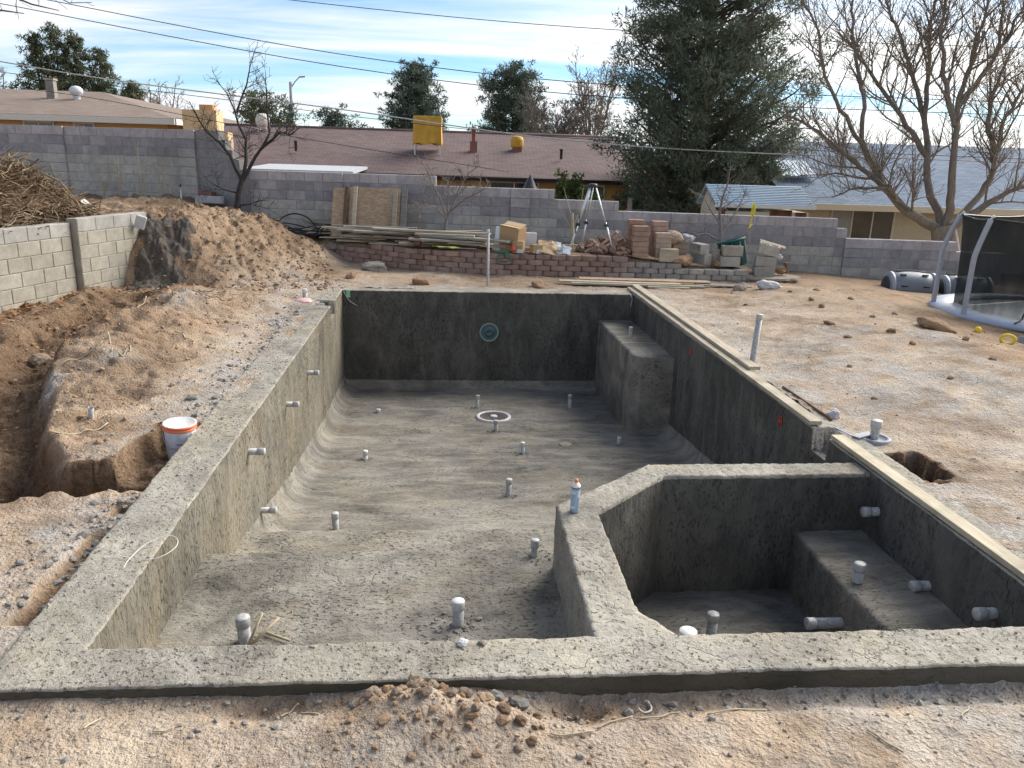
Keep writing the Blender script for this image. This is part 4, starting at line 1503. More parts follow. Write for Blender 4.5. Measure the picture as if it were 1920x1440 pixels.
evergreen('round_tree', 'low bushy green tree over the left half of the mauve roof', (-4.95, 50, -.9), 5.4, 1.9, 60, M['needles_far'], 62, ln=.2, wd=.04, per=40, bare_base=.3, shape='round', cluster=.5, group=G, trunk_r=.15)
evergreen('garden_shrub', 'leafy green shrub standing between the wall and the house', (5.15, 18.6, -.95), 2.55, .95, 50, M['shrub_leaf'], 63, ln=.10, wd=.035, per=60, bare_base=.3, shape='round', cluster=.26, trunk_r=.05, cat='shrub')


evergreen('garden_hedge', 'dark evergreen hedge between the mauve-roofed house and the pine', (8.9, 25.5, -.95), 2.3, 1.2, 50, M['needles'], 64, ln=.12, wd=.035, per=60, bare_base=.1, shape='round', cluster=.35, trunk_r=.06, cat='shrub')


def far_bare(label, base, h, sp_, seed, mat, per=5.5, n=9):
    rg = random.Random(seed)
    b = Vector(base)
    limbs = []
    for i in range(n):
        a = i*2.4+rg.uniform(-.4, .4)
        r_ = sp_*rg.uniform(.4, 1)
        limbs.append(([b+Vector((0, 0, h*.25)), b+Vector((r_*.45*math.cos(a), r_*.45*math.sin(a), h*.55)), b+Vector((r_*math.cos(a), r_*math.sin(a), h*rg.uniform(.75, 1)))], .07, .02))
    bare_tree('bare_tree', label, base, [b, b+Vector((.05, 0, h*.28))], [([tuple(p) for p in P], x, y) for P, x, y in limbs], .13, .1, mat, per, h*.2, 3, seed, rmin=.012, group=G, up=.35)


far_bare('dense bare grey tree behind the right end of the mauve roof', (8.2, 44, -.9), 6.6, 2.1, 71, M['bark_grey'], 7.5, 12)
far_bare('tall thin bare tree left of the huge pine', (10.5, 45, -.9), 9.0, 1.7, 72, M['bark_grey'], 4.0, 8)
far_bare('bare grey tree right of the spruce clump on the skyline', (-14.2, 46, -.9), 6.4, 1.6, 73, M['bark_grey'], 4.5, 8)
far_bare('low bare tree at the left edge above the tan house', (-23.4, 47, -.9), 6.9, 1.6, 74, M['bark_grey'], 4.5, 8)

# ------------------------------------------------------------------ houses
YG = -.95


def quad(mb, a, b_, c, d):
    mb.add([a, b_, c, d], [(0, 1, 2, 3)])


def window(parent, x0, x1, z0, z1, y, fmat, curtain=False, bars=1):
    """in the house's local frame: front face at y, looking to -y"""
    w = MB()
    t = .06
    w.box(((x0+x1)/2, y-.02, z1+t/2), (x1-x0+2*t, .06, t)).box(((x0+x1)/2, y-.02, z0-t/2), (x1-x0+2*t, .06, t))
    w.box((x0-t/2, y-.02, (z0+z1)/2), (t, .06, z1-z0)).box((x1+t/2, y-.02, (z0+z1)/2), (t, .06, z1-z0))
    for i in range(bars):
        xm = x0+(x1-x0)*(i+1)/(bars+1)
        w.box((xm, y-.015, (z0+z1)/2), (.04, .04, z1-z0))
    fr = w.build('window', fmat, parent)
    n = bars+1
    for i in range(n):
        a, b_ = x0+(x1-x0)*i/n+.02*(i > 0), x0+(x1-x0)*(i+1)/n-.02*(i < n-1)
        MB().box(((a+b_)/2, y-.012, (z0+z1)/2), (b_-a, .016, z1-z0)).build('pane', M['curtain'] if (curtain and i == 0) else M['glass'], fr)


def roof_slope(name, mat, parent, a, b_, c, d, th=.12):
    """a,b eave ends; c,d ridge ends (c above b). Its own object frame puts x along the eave and y up the slope for the shingles"""
    a, b_, c, d = (Vector(v) for v in (a, b_, c, d))
    ux_ = (b_-a).normalized()
    nrm = ux_.cross(d-a).normalized()
    uy_ = nrm.cross(ux_)
    Mx = Matrix(((ux_.x, uy_.x, nrm.x), (ux_.y, uy_.y, nrm.y), (ux_.z, uy_.z, nrm.z)))
    Mi = Mx.transposed()
    L_ = [Mi @ (v-a) for v in (a, b_, c, d)]
    mb = MB()
    vs = [Vector((v.x, v.y, 0)) for v in L_]
    lo = [v-Vector((0, 0, th)) for v in vs]
    mb.add(vs+lo, [(0, 1, 2, 3), (7, 6, 5, 4), (0, 4, 5, 1), (1, 5, 6, 2), (2, 6, 7, 3), (3, 7, 4, 0)])
    o = mb.build(name, mat, parent, loc=a)
    o.rotation_euler = Mx.to_euler()
    return o


# centre house, mauve roof
H1 = thing('house', 'low golden-stucco house under a long mauve shingle roof', 'house', (1.6, 25.1, YG), (0, 0, R(-2.4)))
w0, w1, dp, wh, rz_ = -8.4, 6.55, 11.0, 2.42, 3.95
mb = MB().box(((w0+w1)/2, dp/2, wh/2), (w1-w0, dp, wh))
mb.add([(w0, 0, wh), (w0, dp, wh), (w0, dp/2, rz_-.15), (w1, 0, wh), (w1, dp, wh), (w1, dp/2, rz_-.15)], [(0, 1, 2), (3, 5, 4)])
mb.build('wall', M['stucco_gold'], H1)
roof_slope('roof', M['shingle_mauve'], H1, (w0-.4, -.62, wh+.02), (w1+.45, -.62, wh+.02), (w1+.45, dp/2, rz_), (w0-.4, dp/2, rz_))
roof_slope('roof', M['shingle_mauve'], H1, (w1+.45, dp+.62, wh+.02), (w0-.4, dp+.62, wh+.02), (w0-.4, dp/2+.02, rz_), (w1+.45, dp/2+.02, rz_))
MB().box(((w0+w1)/2, -.645, wh-.06), (w1-w0+.85, .04, .17)).build('fascia', M['fascia_dark'], H1)
MB().tube([(w0-.4, dp/2, rz_+.0), (w1+.45, dp/2, rz_+.0)], .07, 8).build('ridge_cap', M['shingle_mauve'], H1)
MB().tube([(w0-.4, -.70, wh-.02), (w1+.45, -.70, wh-.03)], .045, 8).build('gutter', M['fascia_dark'], H1)
for vx_ in (-5.2, 4.3):
    MB().lathe([(.05, 0), (.05, .3), (.07, .31), (.07, .36)], 10, cap1=True).build('vent_pipe', M['fascia_dark'], H1, loc=(vx_, 1.6, 3.05))
window(H1, 1.75, 3.35, 1.45, 2.22, 0, M['trim_cream'], bars=1)
window(H1, 4.35, 5.65, .25, 2.18, 0, M['trim_cream'], bars=0)
mb = MB().box((-4.1, -1.85, 2.54), (3.3, 3.4, .08), (R(1.5), 0, 0))
mb.build('patio_cover', M['patio_roof'], H1)
MB().box((-4.1, -3.55, 2.42), (3.3, .05, .16)).build('patio_fascia', M['trim_white'], H1)
for x in (-5.6, -2.65):
    MB().box((x, -3.45, 1.17), (.1, .1, 2.34)).build('patio_post', M['trim_white'], H1)


def roof_z(ly):
    return wh+.02+(rz_-wh-.02)*(ly+.62)/(dp/2+.62)


def h1(lx, ly, dz=0):
    a = R(-2.4)
    return (1.6+lx*math.cos(a)-ly*math.sin(a), 25.1+lx*math.sin(a)+ly*math.cos(a), YG+roof_z(ly)+dz)


# roof coolers, flues
t = thing('swamp_cooler', 'square roof cooler wrapped in a yellow tarp on thin legs', 'cooler', h1(-.55, 2.25, -.02), (0, 0, R(-2.4)))
mb = MB()
n = 12
ringp = []
for z, s_ in ((.30, .50), (.34, .515), (.75, .50), (1.22, .505), (1.28, .48)):
    for k in range(4*n):
        q, f = divmod(k, n)
        f = f/n*2-1
        x, y = [(f, -1), (1, f), (-f, 1), (-1, -f)][q]
        wv = .012*math.sin(k*1.3+z*9)
        ringp.append((x*(s_+wv), y*(s_+wv)*.9, z+(.03*math.sin(k*.9) if z < .31 else 0)))
m4 = 4*n
mb.add(ringp, [(i*m4+k, i*m4+(k+1) % m4, (i+1)*m4+(k+1) % m4, (i+1)*m4+k) for i in range(4) for k in range(m4)]+[tuple(4*m4+k for k in range(m4))])
mb.build('tarp', M['tarp'], t)
for x in (-.45, .45):
    for y in (-.4, .4):
        MB().box((x, y, .17+y*.12), (.05, .05, .50)).build('leg', M['trim_white'], t)
t = thing('roof_flue', 'thin brick-red capped flue on the mauve roof', 'chimney', h1(1.12, 2.55, -.1))
MB().box((0, 0, .22), (.26, .26, .5)).build('base', M['flue_red'], t)
MB().lathe([(.075, .46), (.075, .90), (.11, .92), (.11, .95), (.02, 1.0)], 14, cap1=True).build('pipe', M['flue_red'], t)
t = thing('swamp_cooler', 'small round cooler under a yellow cover near the roof ridge', 'cooler', h1(2.75, 2.9, -.05))
MB().lathe([(.22, .16), (.24, .22), (.25, .42), (.2, .54), (.1, .58)], 16, cap0=True, cap1=True).build('cover', M['tarp'], t)
MB().box((0, 0, .08), (.34, .34, .2)).build('base', M['flue_red'], t)
t = thing('swamp_cooler', 'small rounded cooler in a white cover behind the bare tree', 'cooler', h1(-7.1, 4.7, -.05))
MB().lathe([(.2, .22), (.26, .30), (.27, .52), (.2, .66), (.08, .70)], 16, cap0=True, cap1=True).build('cover', M['tarp_white'], t)
for k in range(4):
    MB().box((.15*(1 if k % 2 else -1), .15*(1 if k > 1 else -1), .11), (.04, .04, .26)).build('leg', M['trim_white'], t)
t = thing('chimney', 'blocky beige stucco chimney mass left of the mauve roof', 'chimney', (-6.45, 26.0, YG))
MB().box((-.08, .4, 2.15), (1.12, .9, 4.3)).build('shaft', M['cooler_beige'], t)
MB().box((.12, .35, 4.39), (.45, .5, .18)).build('cap', M['stucco_tan'], t)
MB().box((.62, .5, 1.8), (.3, .7, 3.6)).build('side_block', M['cooler_beige'], t)

# left house, brown hip roof
H2 = thing('house', 'orange-tan stucco house with brown hip roof behind the tall wall', 'house', (-7.95, 27.3, YG), (0, 0, R(-5.5)))
MB().box((-6.0, 5.5, 2.0), (11.6, 10.4, 4.0)).build('wall', M['stucco_tan'], H2)
ez, hz_ = 4.02, 5.15
roof_slope('roof', M['shingle_brown'], H2, (-12.6, -.25, ez), (.30, -.25, ez), (-5.1, 5.6, hz_), (-12.6, 5.6, hz_))
roof_slope('roof', M['shingle_brown'], H2, (.30, -.25, ez), (.30, 11.4, ez), (-5.1, 5.62, hz_), (-5.08, 5.58, hz_))
MB().box((-6.15, -.27, ez-.11), (12.9, .05, .2)).build('fascia', M['trim_white'], H2)
MB().box((.31, 5.6, ez-.11), (.05, 11.6, .2)).build('fascia', M['trim_white'], H2)
window(H2, -5.3, -4.3, 3.2, 3.76, .28, M['trim_white'], True)
window(H2, -3.5, -2.85, 3.2, 3.76, .28, M['trim_white'], True)
t = thing('roof_vent', 'white metal turbine vent on the brown roof', 'vent', (-12.6, 31.2, YG+4.65))
MB().lathe([(.13, 0), (.13, .25), (.24, .30), (.25, .45), (.15, .55), (.02, .58)], 18).build('vent_head', M['vent_white'], t)
t = thing('roof_flue', 'grey-brown stub chimney left of the white roof vent', 'chimney', (-13.6, 31.4, YG+4.65))
MB().box((0, 0, .35), (.3, .3, .8)).build('shaft', M['wood_grey'], t)
MB().box((0, 0, .80), (.38, .38, .08)).build('cap', M['wood_old'], t)

# right house, blue-grey roof
H3 = thing('house', 'cream house with blue-grey shingle roof behind the large bare tree', 'house', (13.0, 21.1, YG), (0, 0, R(-4.5)))
MB().box((5.2, 5.0, 1.0), (11.4, 10, 2.0)).build('wall', M['stucco_cream'], H3)
roof_slope('roof', M['shingle_blue'], H3, (-.9, -.75, 2.02), (12.5, -.75, 2.02), (12.5, 5.1, 3.95), (-.9, 5.1, 3.95))
roof_slope('roof', M['shingle_blue'], H3, (12.5, 11, 2.02), (-.9, 11, 2.02), (-.9, 5.12, 3.95), (12.5, 5.12, 3.95))
MB().box((5.8, -.77, 1.94), (13.4, .05, .18)).build('fascia', M['trim_cream'], H3)
window(H3, .75, 2.65, .92, 1.86, 0, M['trim_cream'], True, bars=2)
for i in range(9):
    MB().box((-.55+.13*i, 1.7, 3.0+.0), (.10, 1.5, .05), (R(18.2), 0, 0)).build('metal_panel', M['shed_roof'], H3)
MB().box((-3.0, 2.5, .75), (4.6, .1, 1.5)).build('side_fence', M['vinyl'], H3)
for x in (-5.2, -4.0, -2.7):
    MB().box((x, 2.42, .95), (.14, .12, 1.9)).build('fence_post', M['trim_white'], H3)

# shed
S1 = thing('shed', 'cream garden shed with pale blue ribbed roof and rusty siding', 'shed', (9.5, 16.1, YG), (0, 0, R(-3.5)))
MB().box((0, .75, 1.0), (2.3, 1.5, 2.0)).add([(-1.15, 0, 2.0), (-1.15, 1.5, 2.0), (-1.15, 1.0, 2.5)], [(0, 2, 1)]).build('wall', M['shed_wall'], S1)
for i in range(12):
    f0, f1 = i/12, (i+1)/12
    y0, y1 = -.16+1.16*f0, -.16+1.16*f1
    z0, z1 = 2.16+.44*f0, 2.16+.44*f1
    MB().add([(-1.22, y0, z0+.02), (1.24, y0, z0+.02), (1.24, y1, z1), (-1.22, y1, z1), (-1.22, y0, z0-.02), (1.24, y0, z0-.02), (1.24, y1, z1-.04), (-1.22, y1, z1-.04)],
             [(0, 1, 2, 3), (4, 0, 3, 7), (4, 5, 1, 0), (5, 6, 2, 1), (7, 6, 5, 4), (3, 2, 6, 7)]).build('roof_panel', M['shed_roof'], S1)
roof_slope('roof', M['shed_roof'], S1, (1.24, 1.75, 2.1), (-1.22, 1.75, 2.1), (-1.22, 1.01, 2.58), (1.24, 1.01, 2.58), .04)
for (x, w, z) in ((.45, .55, 1.75), (.95, .28, 1.7), (-.98, .10, 1.75)):
    MB().box((x, -.006, z), (w, .012, .62)).build('rust_patch', M['rust'], S1)
MB().box((0, -.17, 2.13), (2.5, .03, .07)).build('eave_trim', M['trim_white'], S1)

t = thing('patio_umbrella', 'dark bell-shaped umbrella top showing over the block wall', 'umbrella', (3.75, 16.3, YG))
MB().lathe([(.30, 2.25), (.17, 2.42), (.08, 2.60), (.03, 2.68), (.0, 2.74)], 16).build('canopy', M['dark_plastic'], t)
MB().lathe([(.025, 0), (.025, 2.6)], 10).build('pole', M['dark_plastic'], t)

# street lamp pole
t = thing('street_lamp', 'grey street lamp pole with curved arm on the skyline', 'lamp', (-7.75, 50.9, YG))
MB().tube([(0, 0, 0), (0, 0, 7.1)], [.14, .10], 10).build('pole', M['pole_grey'], t)
MB().tube([(0, 0, 6.7), (.25, 0, 7.1), (.55, 0, 7.4)], .035, 8).build('arm', M['pole_grey'], t)
MB().box((.72, 0, 7.42), (.38, .16, .08), (0, R(-6), 0)).build('lamp_head', M['pole_grey'], t)

# ------------------------------------------------------------------ overhead wires
WIRES = [
    ('uppermost dark overhead wire from the top left corner', 'wire', .013, [(-15.48, 25.87, 7.24), (-10.66, 25.18, 6.43), (-1.5, 23.92, 5.07), (7.12, 22.91, 4.4), (19.79, 21.67, 4.27), (24.44, 21.24, 4.31)]),
    ('dark overhead wire just below the uppermost one at left', 'wire', .013, [(-15.48, 25.76, 6.84), (-11.65, 25.21, 6.2), (-1.5, 23.81, 4.7), (7.28, 22.78, 4.02), (19.79, 21.55, 3.87), (24.45, 21.12, 3.9)]),
    ('thin overhead wire crossing the top centre before the pine', 'wire', .012, [(-9.25, 26.37, 7.4), (-3.24, 25.64, 6.83), (4.59, 24.75, 6.32), (12.9, 23.89, 6.09), (20.51, 23.16, 6.05), (25.35, 22.71, 6.08)]),
    ('pale thick overhead cable passing low across the pine', 'wire_pale', .018, [(-14.11, 22.94, 4.78), (-11.04, 22.53, 4.35), (-7.48, 22.06, 3.9), (-1.25, 21.3, 3.32), (4.26, 20.61, 2.74), (9.39, 20.05, 2.49), (18.34, 19.18, 2.44), (22.63, 18.78, 2.46)]),
    ('thin dark wire strung just above the pale cable', 'wire', .010, [(-14.79, 23.98, 4.55), (-11.59, 23.56, 4.14), (-4.45, 22.7, 3.51), (-.09, 22.17, 3.1), (6.3, 21.45, 2.72), (19.07, 20.19, 2.55), (23.54, 19.76, 2.54)]),
    ('dark service drop slanting down to the mauve roof eave', 'wire', .011, [(-16.88, 30.37, 4.26), (-10.99, 27.57, 3.73), (-5.33, 25.22, 2.9), (-2.82, 24.35, 2.51), (3.88, 23.96, 1.66)])]


def spline(pts, n=10):
    P = [np.array(p, float) for p in pts]
    P = [2*P[0]-P[1]]+P+[2*P[-1]-P[-2]]
    out = []
    for i in range(1, len(P)-2):
        for k in range(n):
            t = k/n
            a, b_, c, d = P[i-1:i+3]
            out.append(tuple(.5*((2*b_)+(-a+c)*t+(2*a-5*b_+4*c-d)*t*t+(-a+3*b_-3*c+d)*t**3)))
    out.append(tuple(P[-2]))
    return out


for (lb, mt, r_, pts) in WIRES:
    MB().tube(spline(pts, 6), r_, 5).build('overhead_wire', M[mt], label=lb, cat='wire', group='overhead wires')

# ------------------------------------------------------------------ pipes
PG = 'plastic pipe stubs'


def align(o, d):
    o.rotation_euler = Vector(d).to_track_quat('Z', 'Y').to_euler()


def pipe(label, loc, d, length, r=.030, mat='pvc', capm='pvc_cap', cap=True, sink=.05, group=PG, cat='pipe'):
    t = thing('pipe_stub', label, cat, loc, group=group)
    align(t, d)
    MB().lathe([(r, -sink), (r, length-(.045 if cap else 0)), (r*.86, length-(.045 if cap else 0)), (r*.86, length-.12)], 20).build('tube', M[mat], t)
    if cap:
        MB().lathe([(r*1.02, length-.058), (r*1.13, length-.056), (r*1.13, length-.002), (r*1.10, length), (0.001, length)], 20, cap0=False).build('cap', M[capm], t)
    else:
        MB().lathe([(r*.85, length-.10), (0.001, length-.10)], 16).build('plug', M['pvc'], t)
    return t


def fz(x, y):
    return float(zfloor(y))


for (lb, x, y, h, r, mt, cm) in [
    ('capped upright pipe on the pool floor left behind the drain ring', 2.20, 8.72, .21, .028, 'pvc', 'pvc_cap'),
    ('grey upright pipe on the pool floor near the deep-end bench', 3.68, 8.73, .22, .030, 'pvc', 'pvc'),
    ('flush white capped stub on the floor near the far left corner', .67, 8.48, .05, .030, 'pvc_white', 'pvc_white'),
    ('upright pipe standing just in front of the drain ring', 2.42, 7.55, .165, .030, 'pvc', 'pvc_cap'),
    ('small bluish capped pipe on the floor in front of the drain ring', 2.69, 6.40, .155, .026, 'pvc_blue', 'pvc_white'),
    ('short white capped stub on the left part of the pool floor', .68, 6.16, .115, .030, 'pvc_white', 'pvc_white'),
    ('short capped stub on the floor at the foot of the right wall', 4.07, 6.84, .10, .026, 'pvc', 'pvc_white'),
    ('dusty capped pipe on the middle of the pool floor', 2.36, 4.72, .19, .030, 'pvc', 'pvc_cap'),
    ('tall capped pipe beside the left wall before the step', .64, 3.61, .17, .031, 'pvc', 'pvc_cap')]:
    pipe(lb, (x, y, fz(x, y)), (rng.uniform(-.03, .03), rng.uniform(-.03, .03), 1), h, r, mt, cm)
pipe('small capped pipe on the ledge beside the spa dam', (2.28, 1.74, -.5), (0, .02, 1), .125, .027)
pipe('thick capped pipe standing near the front of the tanning ledge', (1.72, .90, -.5), (0, 0, 1), .165, .034, capm='pvc_white')
pipe('grey faceted pipe on the ledge beside the loose sticks', (.50, .77, -.5), (-.03, 0, 1), .165, .036, 'pvc', 'pvc')
pipe('capped pipe standing on the deep-end bench', (4.56, 8.62, -.45), (0, 0, 1), .16, .027)
pipe('capped pipe standing on the spa bench', (4.45, 1.31, -.5), (0, 0, 1), .14, .034)
pipe('open-topped upright pipe on the spa floor', (3.5, 1.40, -1.0), (0, 0, 1), .22, .036, 'pvc')
pipe('white capped stub at the near corner of the spa', (2.93, .30, -.35), (0, 0, 1), .17, .042, 'pvc_white', 'pvc_white', sink=.7)
pipe('long horizontal pipe sticking out of the spa bench face', (4.345, 1.21, -.75), (-1, -.03, .01), .27, .036)
for (lb, y, z) in [('farthest pipe stub in the left pool wall', 6.26, -.41), ('second farthest pipe stub in the left pool wall', 4.83, -.36),
                   ('pipe stub high in the left pool wall near the bucket', 3.16, -.25), ('lowest pipe stub in the left pool wall', 3.48, -.94)]:
    pipe(lb, (0, y, z), (1, -.05, .02), .135, .028)
for (lb, y, z) in [('upper pipe stub in the right spa wall under the plank', 1.90, -.26), ('middle pipe stub in the right spa wall', 1.19, -.47), ('nearest pipe stub in the right spa wall', .57, -.29)]:
    pipe(lb, (4.88, y, z), (-1, -.04, 0), .12, .034)
pipe('tall grey capped standpipe on the ground beside the right planks', (5.17, 5.26, hz(5.17, 5.26)), (.045, 0, 1), .60, .033, 'pvc', 'pvc_cap')
pipe('thin tall white pipe standing behind the far pool edge', (2.45, 10.72, hz(2.45, 10.72)), (-.015, 0, 1), .98, .022, 'pvc', 'pvc_white')
pipe('short pipe on the left skimmer box', (-.46, 9.06, .004), (0, 0, 1), .15, .036, 'pvc', 'pvc_white')
pipe('small pipe stub lying open on the dirt left of the bucket', (-1.33, 3.36, hz(-1.33, 3.36)), (.2, -.3, .9), .10, .022, 'pvc', cap=False)

# main drain, floor return, light niche
zd = fz(2.43, 8.21)+.012
t = thing('drain_ring', 'white ring of the main drain set in the pool floor', 'drain', (2.43, 8.21, zd))
MB().lathe([(.215, 0), (.215, .012), (.225, .018), (.255, .018), (.265, .012), (.265, -.02)], 40).build('ring', M['pvc_white'], t)
MB().lathe([(.055, -.01), (.055, .018), (.045, .024), (.001, .024)], 24).build('cap', M['pvc_white'], t)
MB().lathe([(.216, .003), (.05, .003)], 32).build('sump', M['darkmortar'], t)
t = thing('floor_fitting', 'round pale fitting sunk in a floor recess', 'drain', (3.34, 6.92, fz(3.34, 6.92)-.03))
MB().lathe([(.09, -.01), (.09, .012), (.08, .016), (.001, .016)], 24).build('plate', M['concrete_top'], t)
t = thing('light_niche', 'round dark pool light niche in the far wall', 'light niche', (2.44, LP-.004, -.685))
align(t, (0, -1, 0))
MB().lathe([(.135, -.01), (.135, .006), (.142, .016), (.158, .016), (.165, .006), (.165, -.02)], 36).build('rim', M['niche_ring'], t)
MB().lathe([(.136, .004), (.11, .0035), (.07, .003), (.068, .012), (.03, .012), (.03, .005), (.001, .005)], 36).build('shell', M['niche'], t)

# skimmer fittings
t = thing('skimmer_cover', 'dusty blue-grey skimmer lid with capped pipe beside the right planks', 'skimmer', (5.30, 2.80, hz(5.3, 2.8)+.004))
MB().lathe([(.135, -.02), (.135, .014), (.125, .022), (.10, .018), (.10, .008), (.001, .008)], 30).build('lid', M['skimmer_lid'], t)
MB().box((-.08, .03, .022), (.22, .07, .018), (0, 0, .5)).build('cross_bar', M['skimmer_lid'], t)
MB().lathe([(.036, 0), (.036, .13)], 20).build('tube', M['pvc'], t)
MB().lathe([(.037, .10), (.046, .105), (.046, .165), (.04, .17), (.001, .172)], 20).build('cap', M['pvc_cap'], t)
MB().box((5.10, 2.93, -.035), (.012, .24, .085), (0, 0, R(12))).build('skimmer_plate', M['skimmer_blue'], label='blue plastic skimmer plate edge behind the plank end', cat='skimmer')
MB().box((-.17, 8.60, -.03), (.13, .014, .10), (0, R(8), R(10))).build('skimmer_plate', M['pvc_white'], label='white plastic plate edge in the left skimmer notch', cat='skimmer')
mb = MB()
rg = random.Random(4)
n = 22
mb.add([(0, 0, .07)]+[((.16+.05*rg.random())*math.cos(k*2*math.pi/n)*f, (.13+.04*rg.random())*math.sin(k*2*math.pi/n)*f, h+rg.uniform(-.02, .02)) for f, h in ((.6, .07), (1, .025), (1.1, .0)) for k in range(n)],
       [(0, 1+k, 1+(k+1) % n) for k in range(n)]+[(1+i*n+k, 1+(i+1)*n+k, 1+(i+1)*n+(k+1) % n, 1+i*n+(k+1) % n) for i in range(2) for k in range(n)], True)
mb.build('plastic_bag', M['pink_bag'], loc=(-.44, 8.80, .01), label='crumpled pink plastic bag on the left skimmer box', cat='bag').scale = (.7, .8, .55)
MB().bbox((.10, LP-.008, -.065), (.06, .012, .11), .002).build('tag_strip', M['green_tag'], label='small green tag hanging at the far left pool corner', cat='tag')
MB().tube(spline([(.0, LP+.02, .004), (.05, LP-.02, -.06), (.12, LP-.03, -.17), (.24, LP-.03, -.25)], 5), .0045, 5).build('string', M['cord_white'], label='thin pale string at the far left pool corner', cat='string')
MB().tube(spline([(4.70, LP+.08, .02), (4.80, LP+.03, .02), (4.86, LP-.02, -.06), (4.84, LP-.03, -.2)], 5), .006, 5).build('string', M['cord_white'], label='thin pale string hanging at the far right pool corner', cat='string')
MB().tube(spline([(-.10, .72, .012), (-.10, .80, .02), (-.06, .95, .035), (.03, 1.02, .05), (.10, .99, .05), (.12, .90, .04), (.06, .80, .03), (-.05, .80, .02), (-.18, .86, .012), (-.26, .84, .012)], 6), .0022, 5).build('cord_loop', M['cord_white'], label='looped white cord lying over the left beam', cat='cord')
for i, (a, b_) in enumerate([((.53, .72, -.485), (.60, .80, -.33)), ((.545, .72, -.485), (.68, .86, -.40)), ((.60, .84, -.485), (.76, .74, -.478))]):
    MB().tube([a, b_], [.009, .007], 6).build('stick', M['straw'], label=['pale stick leaning steeply beside the ledge pipe', 'pale stick leaning to the right beside the ledge pipe', 'thin stick lying flat beside the ledge pipe'][i], cat='stick')

# paint marks on the right wall, sprayed: thin film proud of the concrete
for (y, z, s_) in ((6.58, -.19, .045), (3.70, -.16, .06)):
    mb = MB()
    P = spline([(0, -.5, -.6), (0, -.5, .5), (0, .1, .9), (0, .4, .3), (0, -.3, .0), (0, .4, -.1), (0, .5, -.8)], 4)
    mb.tube([(4.868, y+p[1]*s_, z+p[2]*s_) for p in P], .006, 4)
    mb.build('paint_mark', M['paint_red'], pool)

# ------------------------------------------------------------------ planks
_bm = {}


def board(label, a, b_, w=.14, t=.038, mat='wood_old', roll=0.0, group=None, name='board', cat='board'):
    """a, b: centre of the underside at the two ends"""
    a, b_ = Vector(a), Vector(b_)
    d = b_-a
    L_ = d.length
    o = MB().bbox((0, 0, t/2), (L_, w, t), .004).build(name, M[mat], label=label, cat=cat, group=group)
    ux_ = d.normalized()
    uy_ = Vector((0, 0, 1)).cross(ux_).normalized()
    uz_ = ux_.cross(uy_)
    m = Matrix(((ux_.x, uy_.x, uz_.x), (ux_.y, uy_.y, uz_.y), (ux_.z, uy_.z, uz_.z)))
    o.rotation_euler = (m @ Matrix.Rotation(roll, 3, 'X')).to_euler()
    o.location = (a+b_)/2
    return o


board('long plank on the right pool edge, near piece past the skimmer gap', (4.94, 2.75, .010), (4.945, -.55, .010), .115, .038, 'wood_new')
board('plank on the right pool edge ending at the skimmer gap', (4.92, 3.10, .010), (4.93, 5.65, .010), .115, .038, 'wood_new')
board('far plank on the right pool edge, lower of the stacked pair', (4.935, 5.66, .010), (4.955, 10.42, .010), .135, .038, 'wood_old')
board('upper plank lying on the far right pool edge board', (5.025, 4.82, .050), (5.035, 10.45, .050), .13, .038, 'wood_old')
board('thin dark form strip half buried beside the right planks', (5.14, 3.25, -.005), (5.13, 4.3, -.005), .02, .03, 'wood_dark')
FB = 'boards lying behind the far pool edge'
for i, (a, b_, w, th, mt) in enumerate([((4.15, 11.15, .06), (6.55, 10.95, .06), .26, .018, 'osb'), ((3.75, 10.95, .03), (5.95, 10.75, .03), .16, .03, 'wood_old'),
                                        ((3.95, 10.80, .01), (6.35, 10.62, .01), .12, .035, 'wood_new'), ((5.0, 11.22, .02), (6.0, 11.12, .05), .20, .03, 'wood_grey'),
                                        ((6.25, 10.86, .03), (7.25, 10.72, .02), .22, .02, 'wood_grey'), ((5.3, 10.60, .005), (6.05, 10.53, .005), .05, .02, 'wood_new')]):
    board(['wide strand-board strip on top of the boards behind the pool', 'weathered board at the left of the boards behind the pool', 'pale board nearest the pool in the stack behind it',
           'grey board against the garden wall in the stack', 'grey flat board at the right end of the stack', 'thin pale lath in front of the board stack'][i],
          (a[0], a[1], a[2]+.01), (b_[0], b_[1], b_[2]+.01), w, th, mt, group=FB)

# lumber pile on the terrace
LG = 'loose lumber pile on the terrace'
rg = random.Random(17)
for i in range(58):
    f = rg.random()**.8
    x = -1.05+3.2*f
    y = float(sw_y(x))+rg.uniform(.22, 1.05-.25*f)
    L_ = rg.uniform(.7, 1.9)
    an = rg.gauss(-.30+.10*f, .16)
    z = float(hzs(x, y+.1))
    z = max(z, float(terr(x)))+.012+.046*(i % 7)+.02*rg.random()
    dx, dy = math.cos(an)*L_/2, math.sin(an)*L_/2
    board('weathered board in the loose lumber pile on the terrace', (x-dx, y-dy, z+rg.uniform(-.01, .02)), (x+dx, y+dy, z+rg.uniform(-.01, .02)),
          rg.choice([.09, .09, .14, .19]), rg.choice([.02, .038, .038]), rg.choice(['wood_old', 'wood_old', 'wood_old', 'wood_grey', 'wood_new', 'wood_dark']), group=LG)
board('long straw-coloured board along the front of the lumber pile', (1.75, 12.35, .53), (3.95, 11.98, .46), .09, .038, 'wood_new', group=LG)
board('long thin board behind the front one in the lumber pile', (1.35, 12.72, .52), (3.05, 12.25, .50), .09, .038, 'wood_old', group=LG)
board('short board end tilted up on the lumber pile', (1.60, 12.75, .55), (1.88, 12.85, .68), .10, .038, 'wood_old', group=LG)
board('dark square post end in the lumber pile', (1.05, 12.62, .50), (1.12, 13.1, .50), .12, .12, 'wood_dark', group=LG)
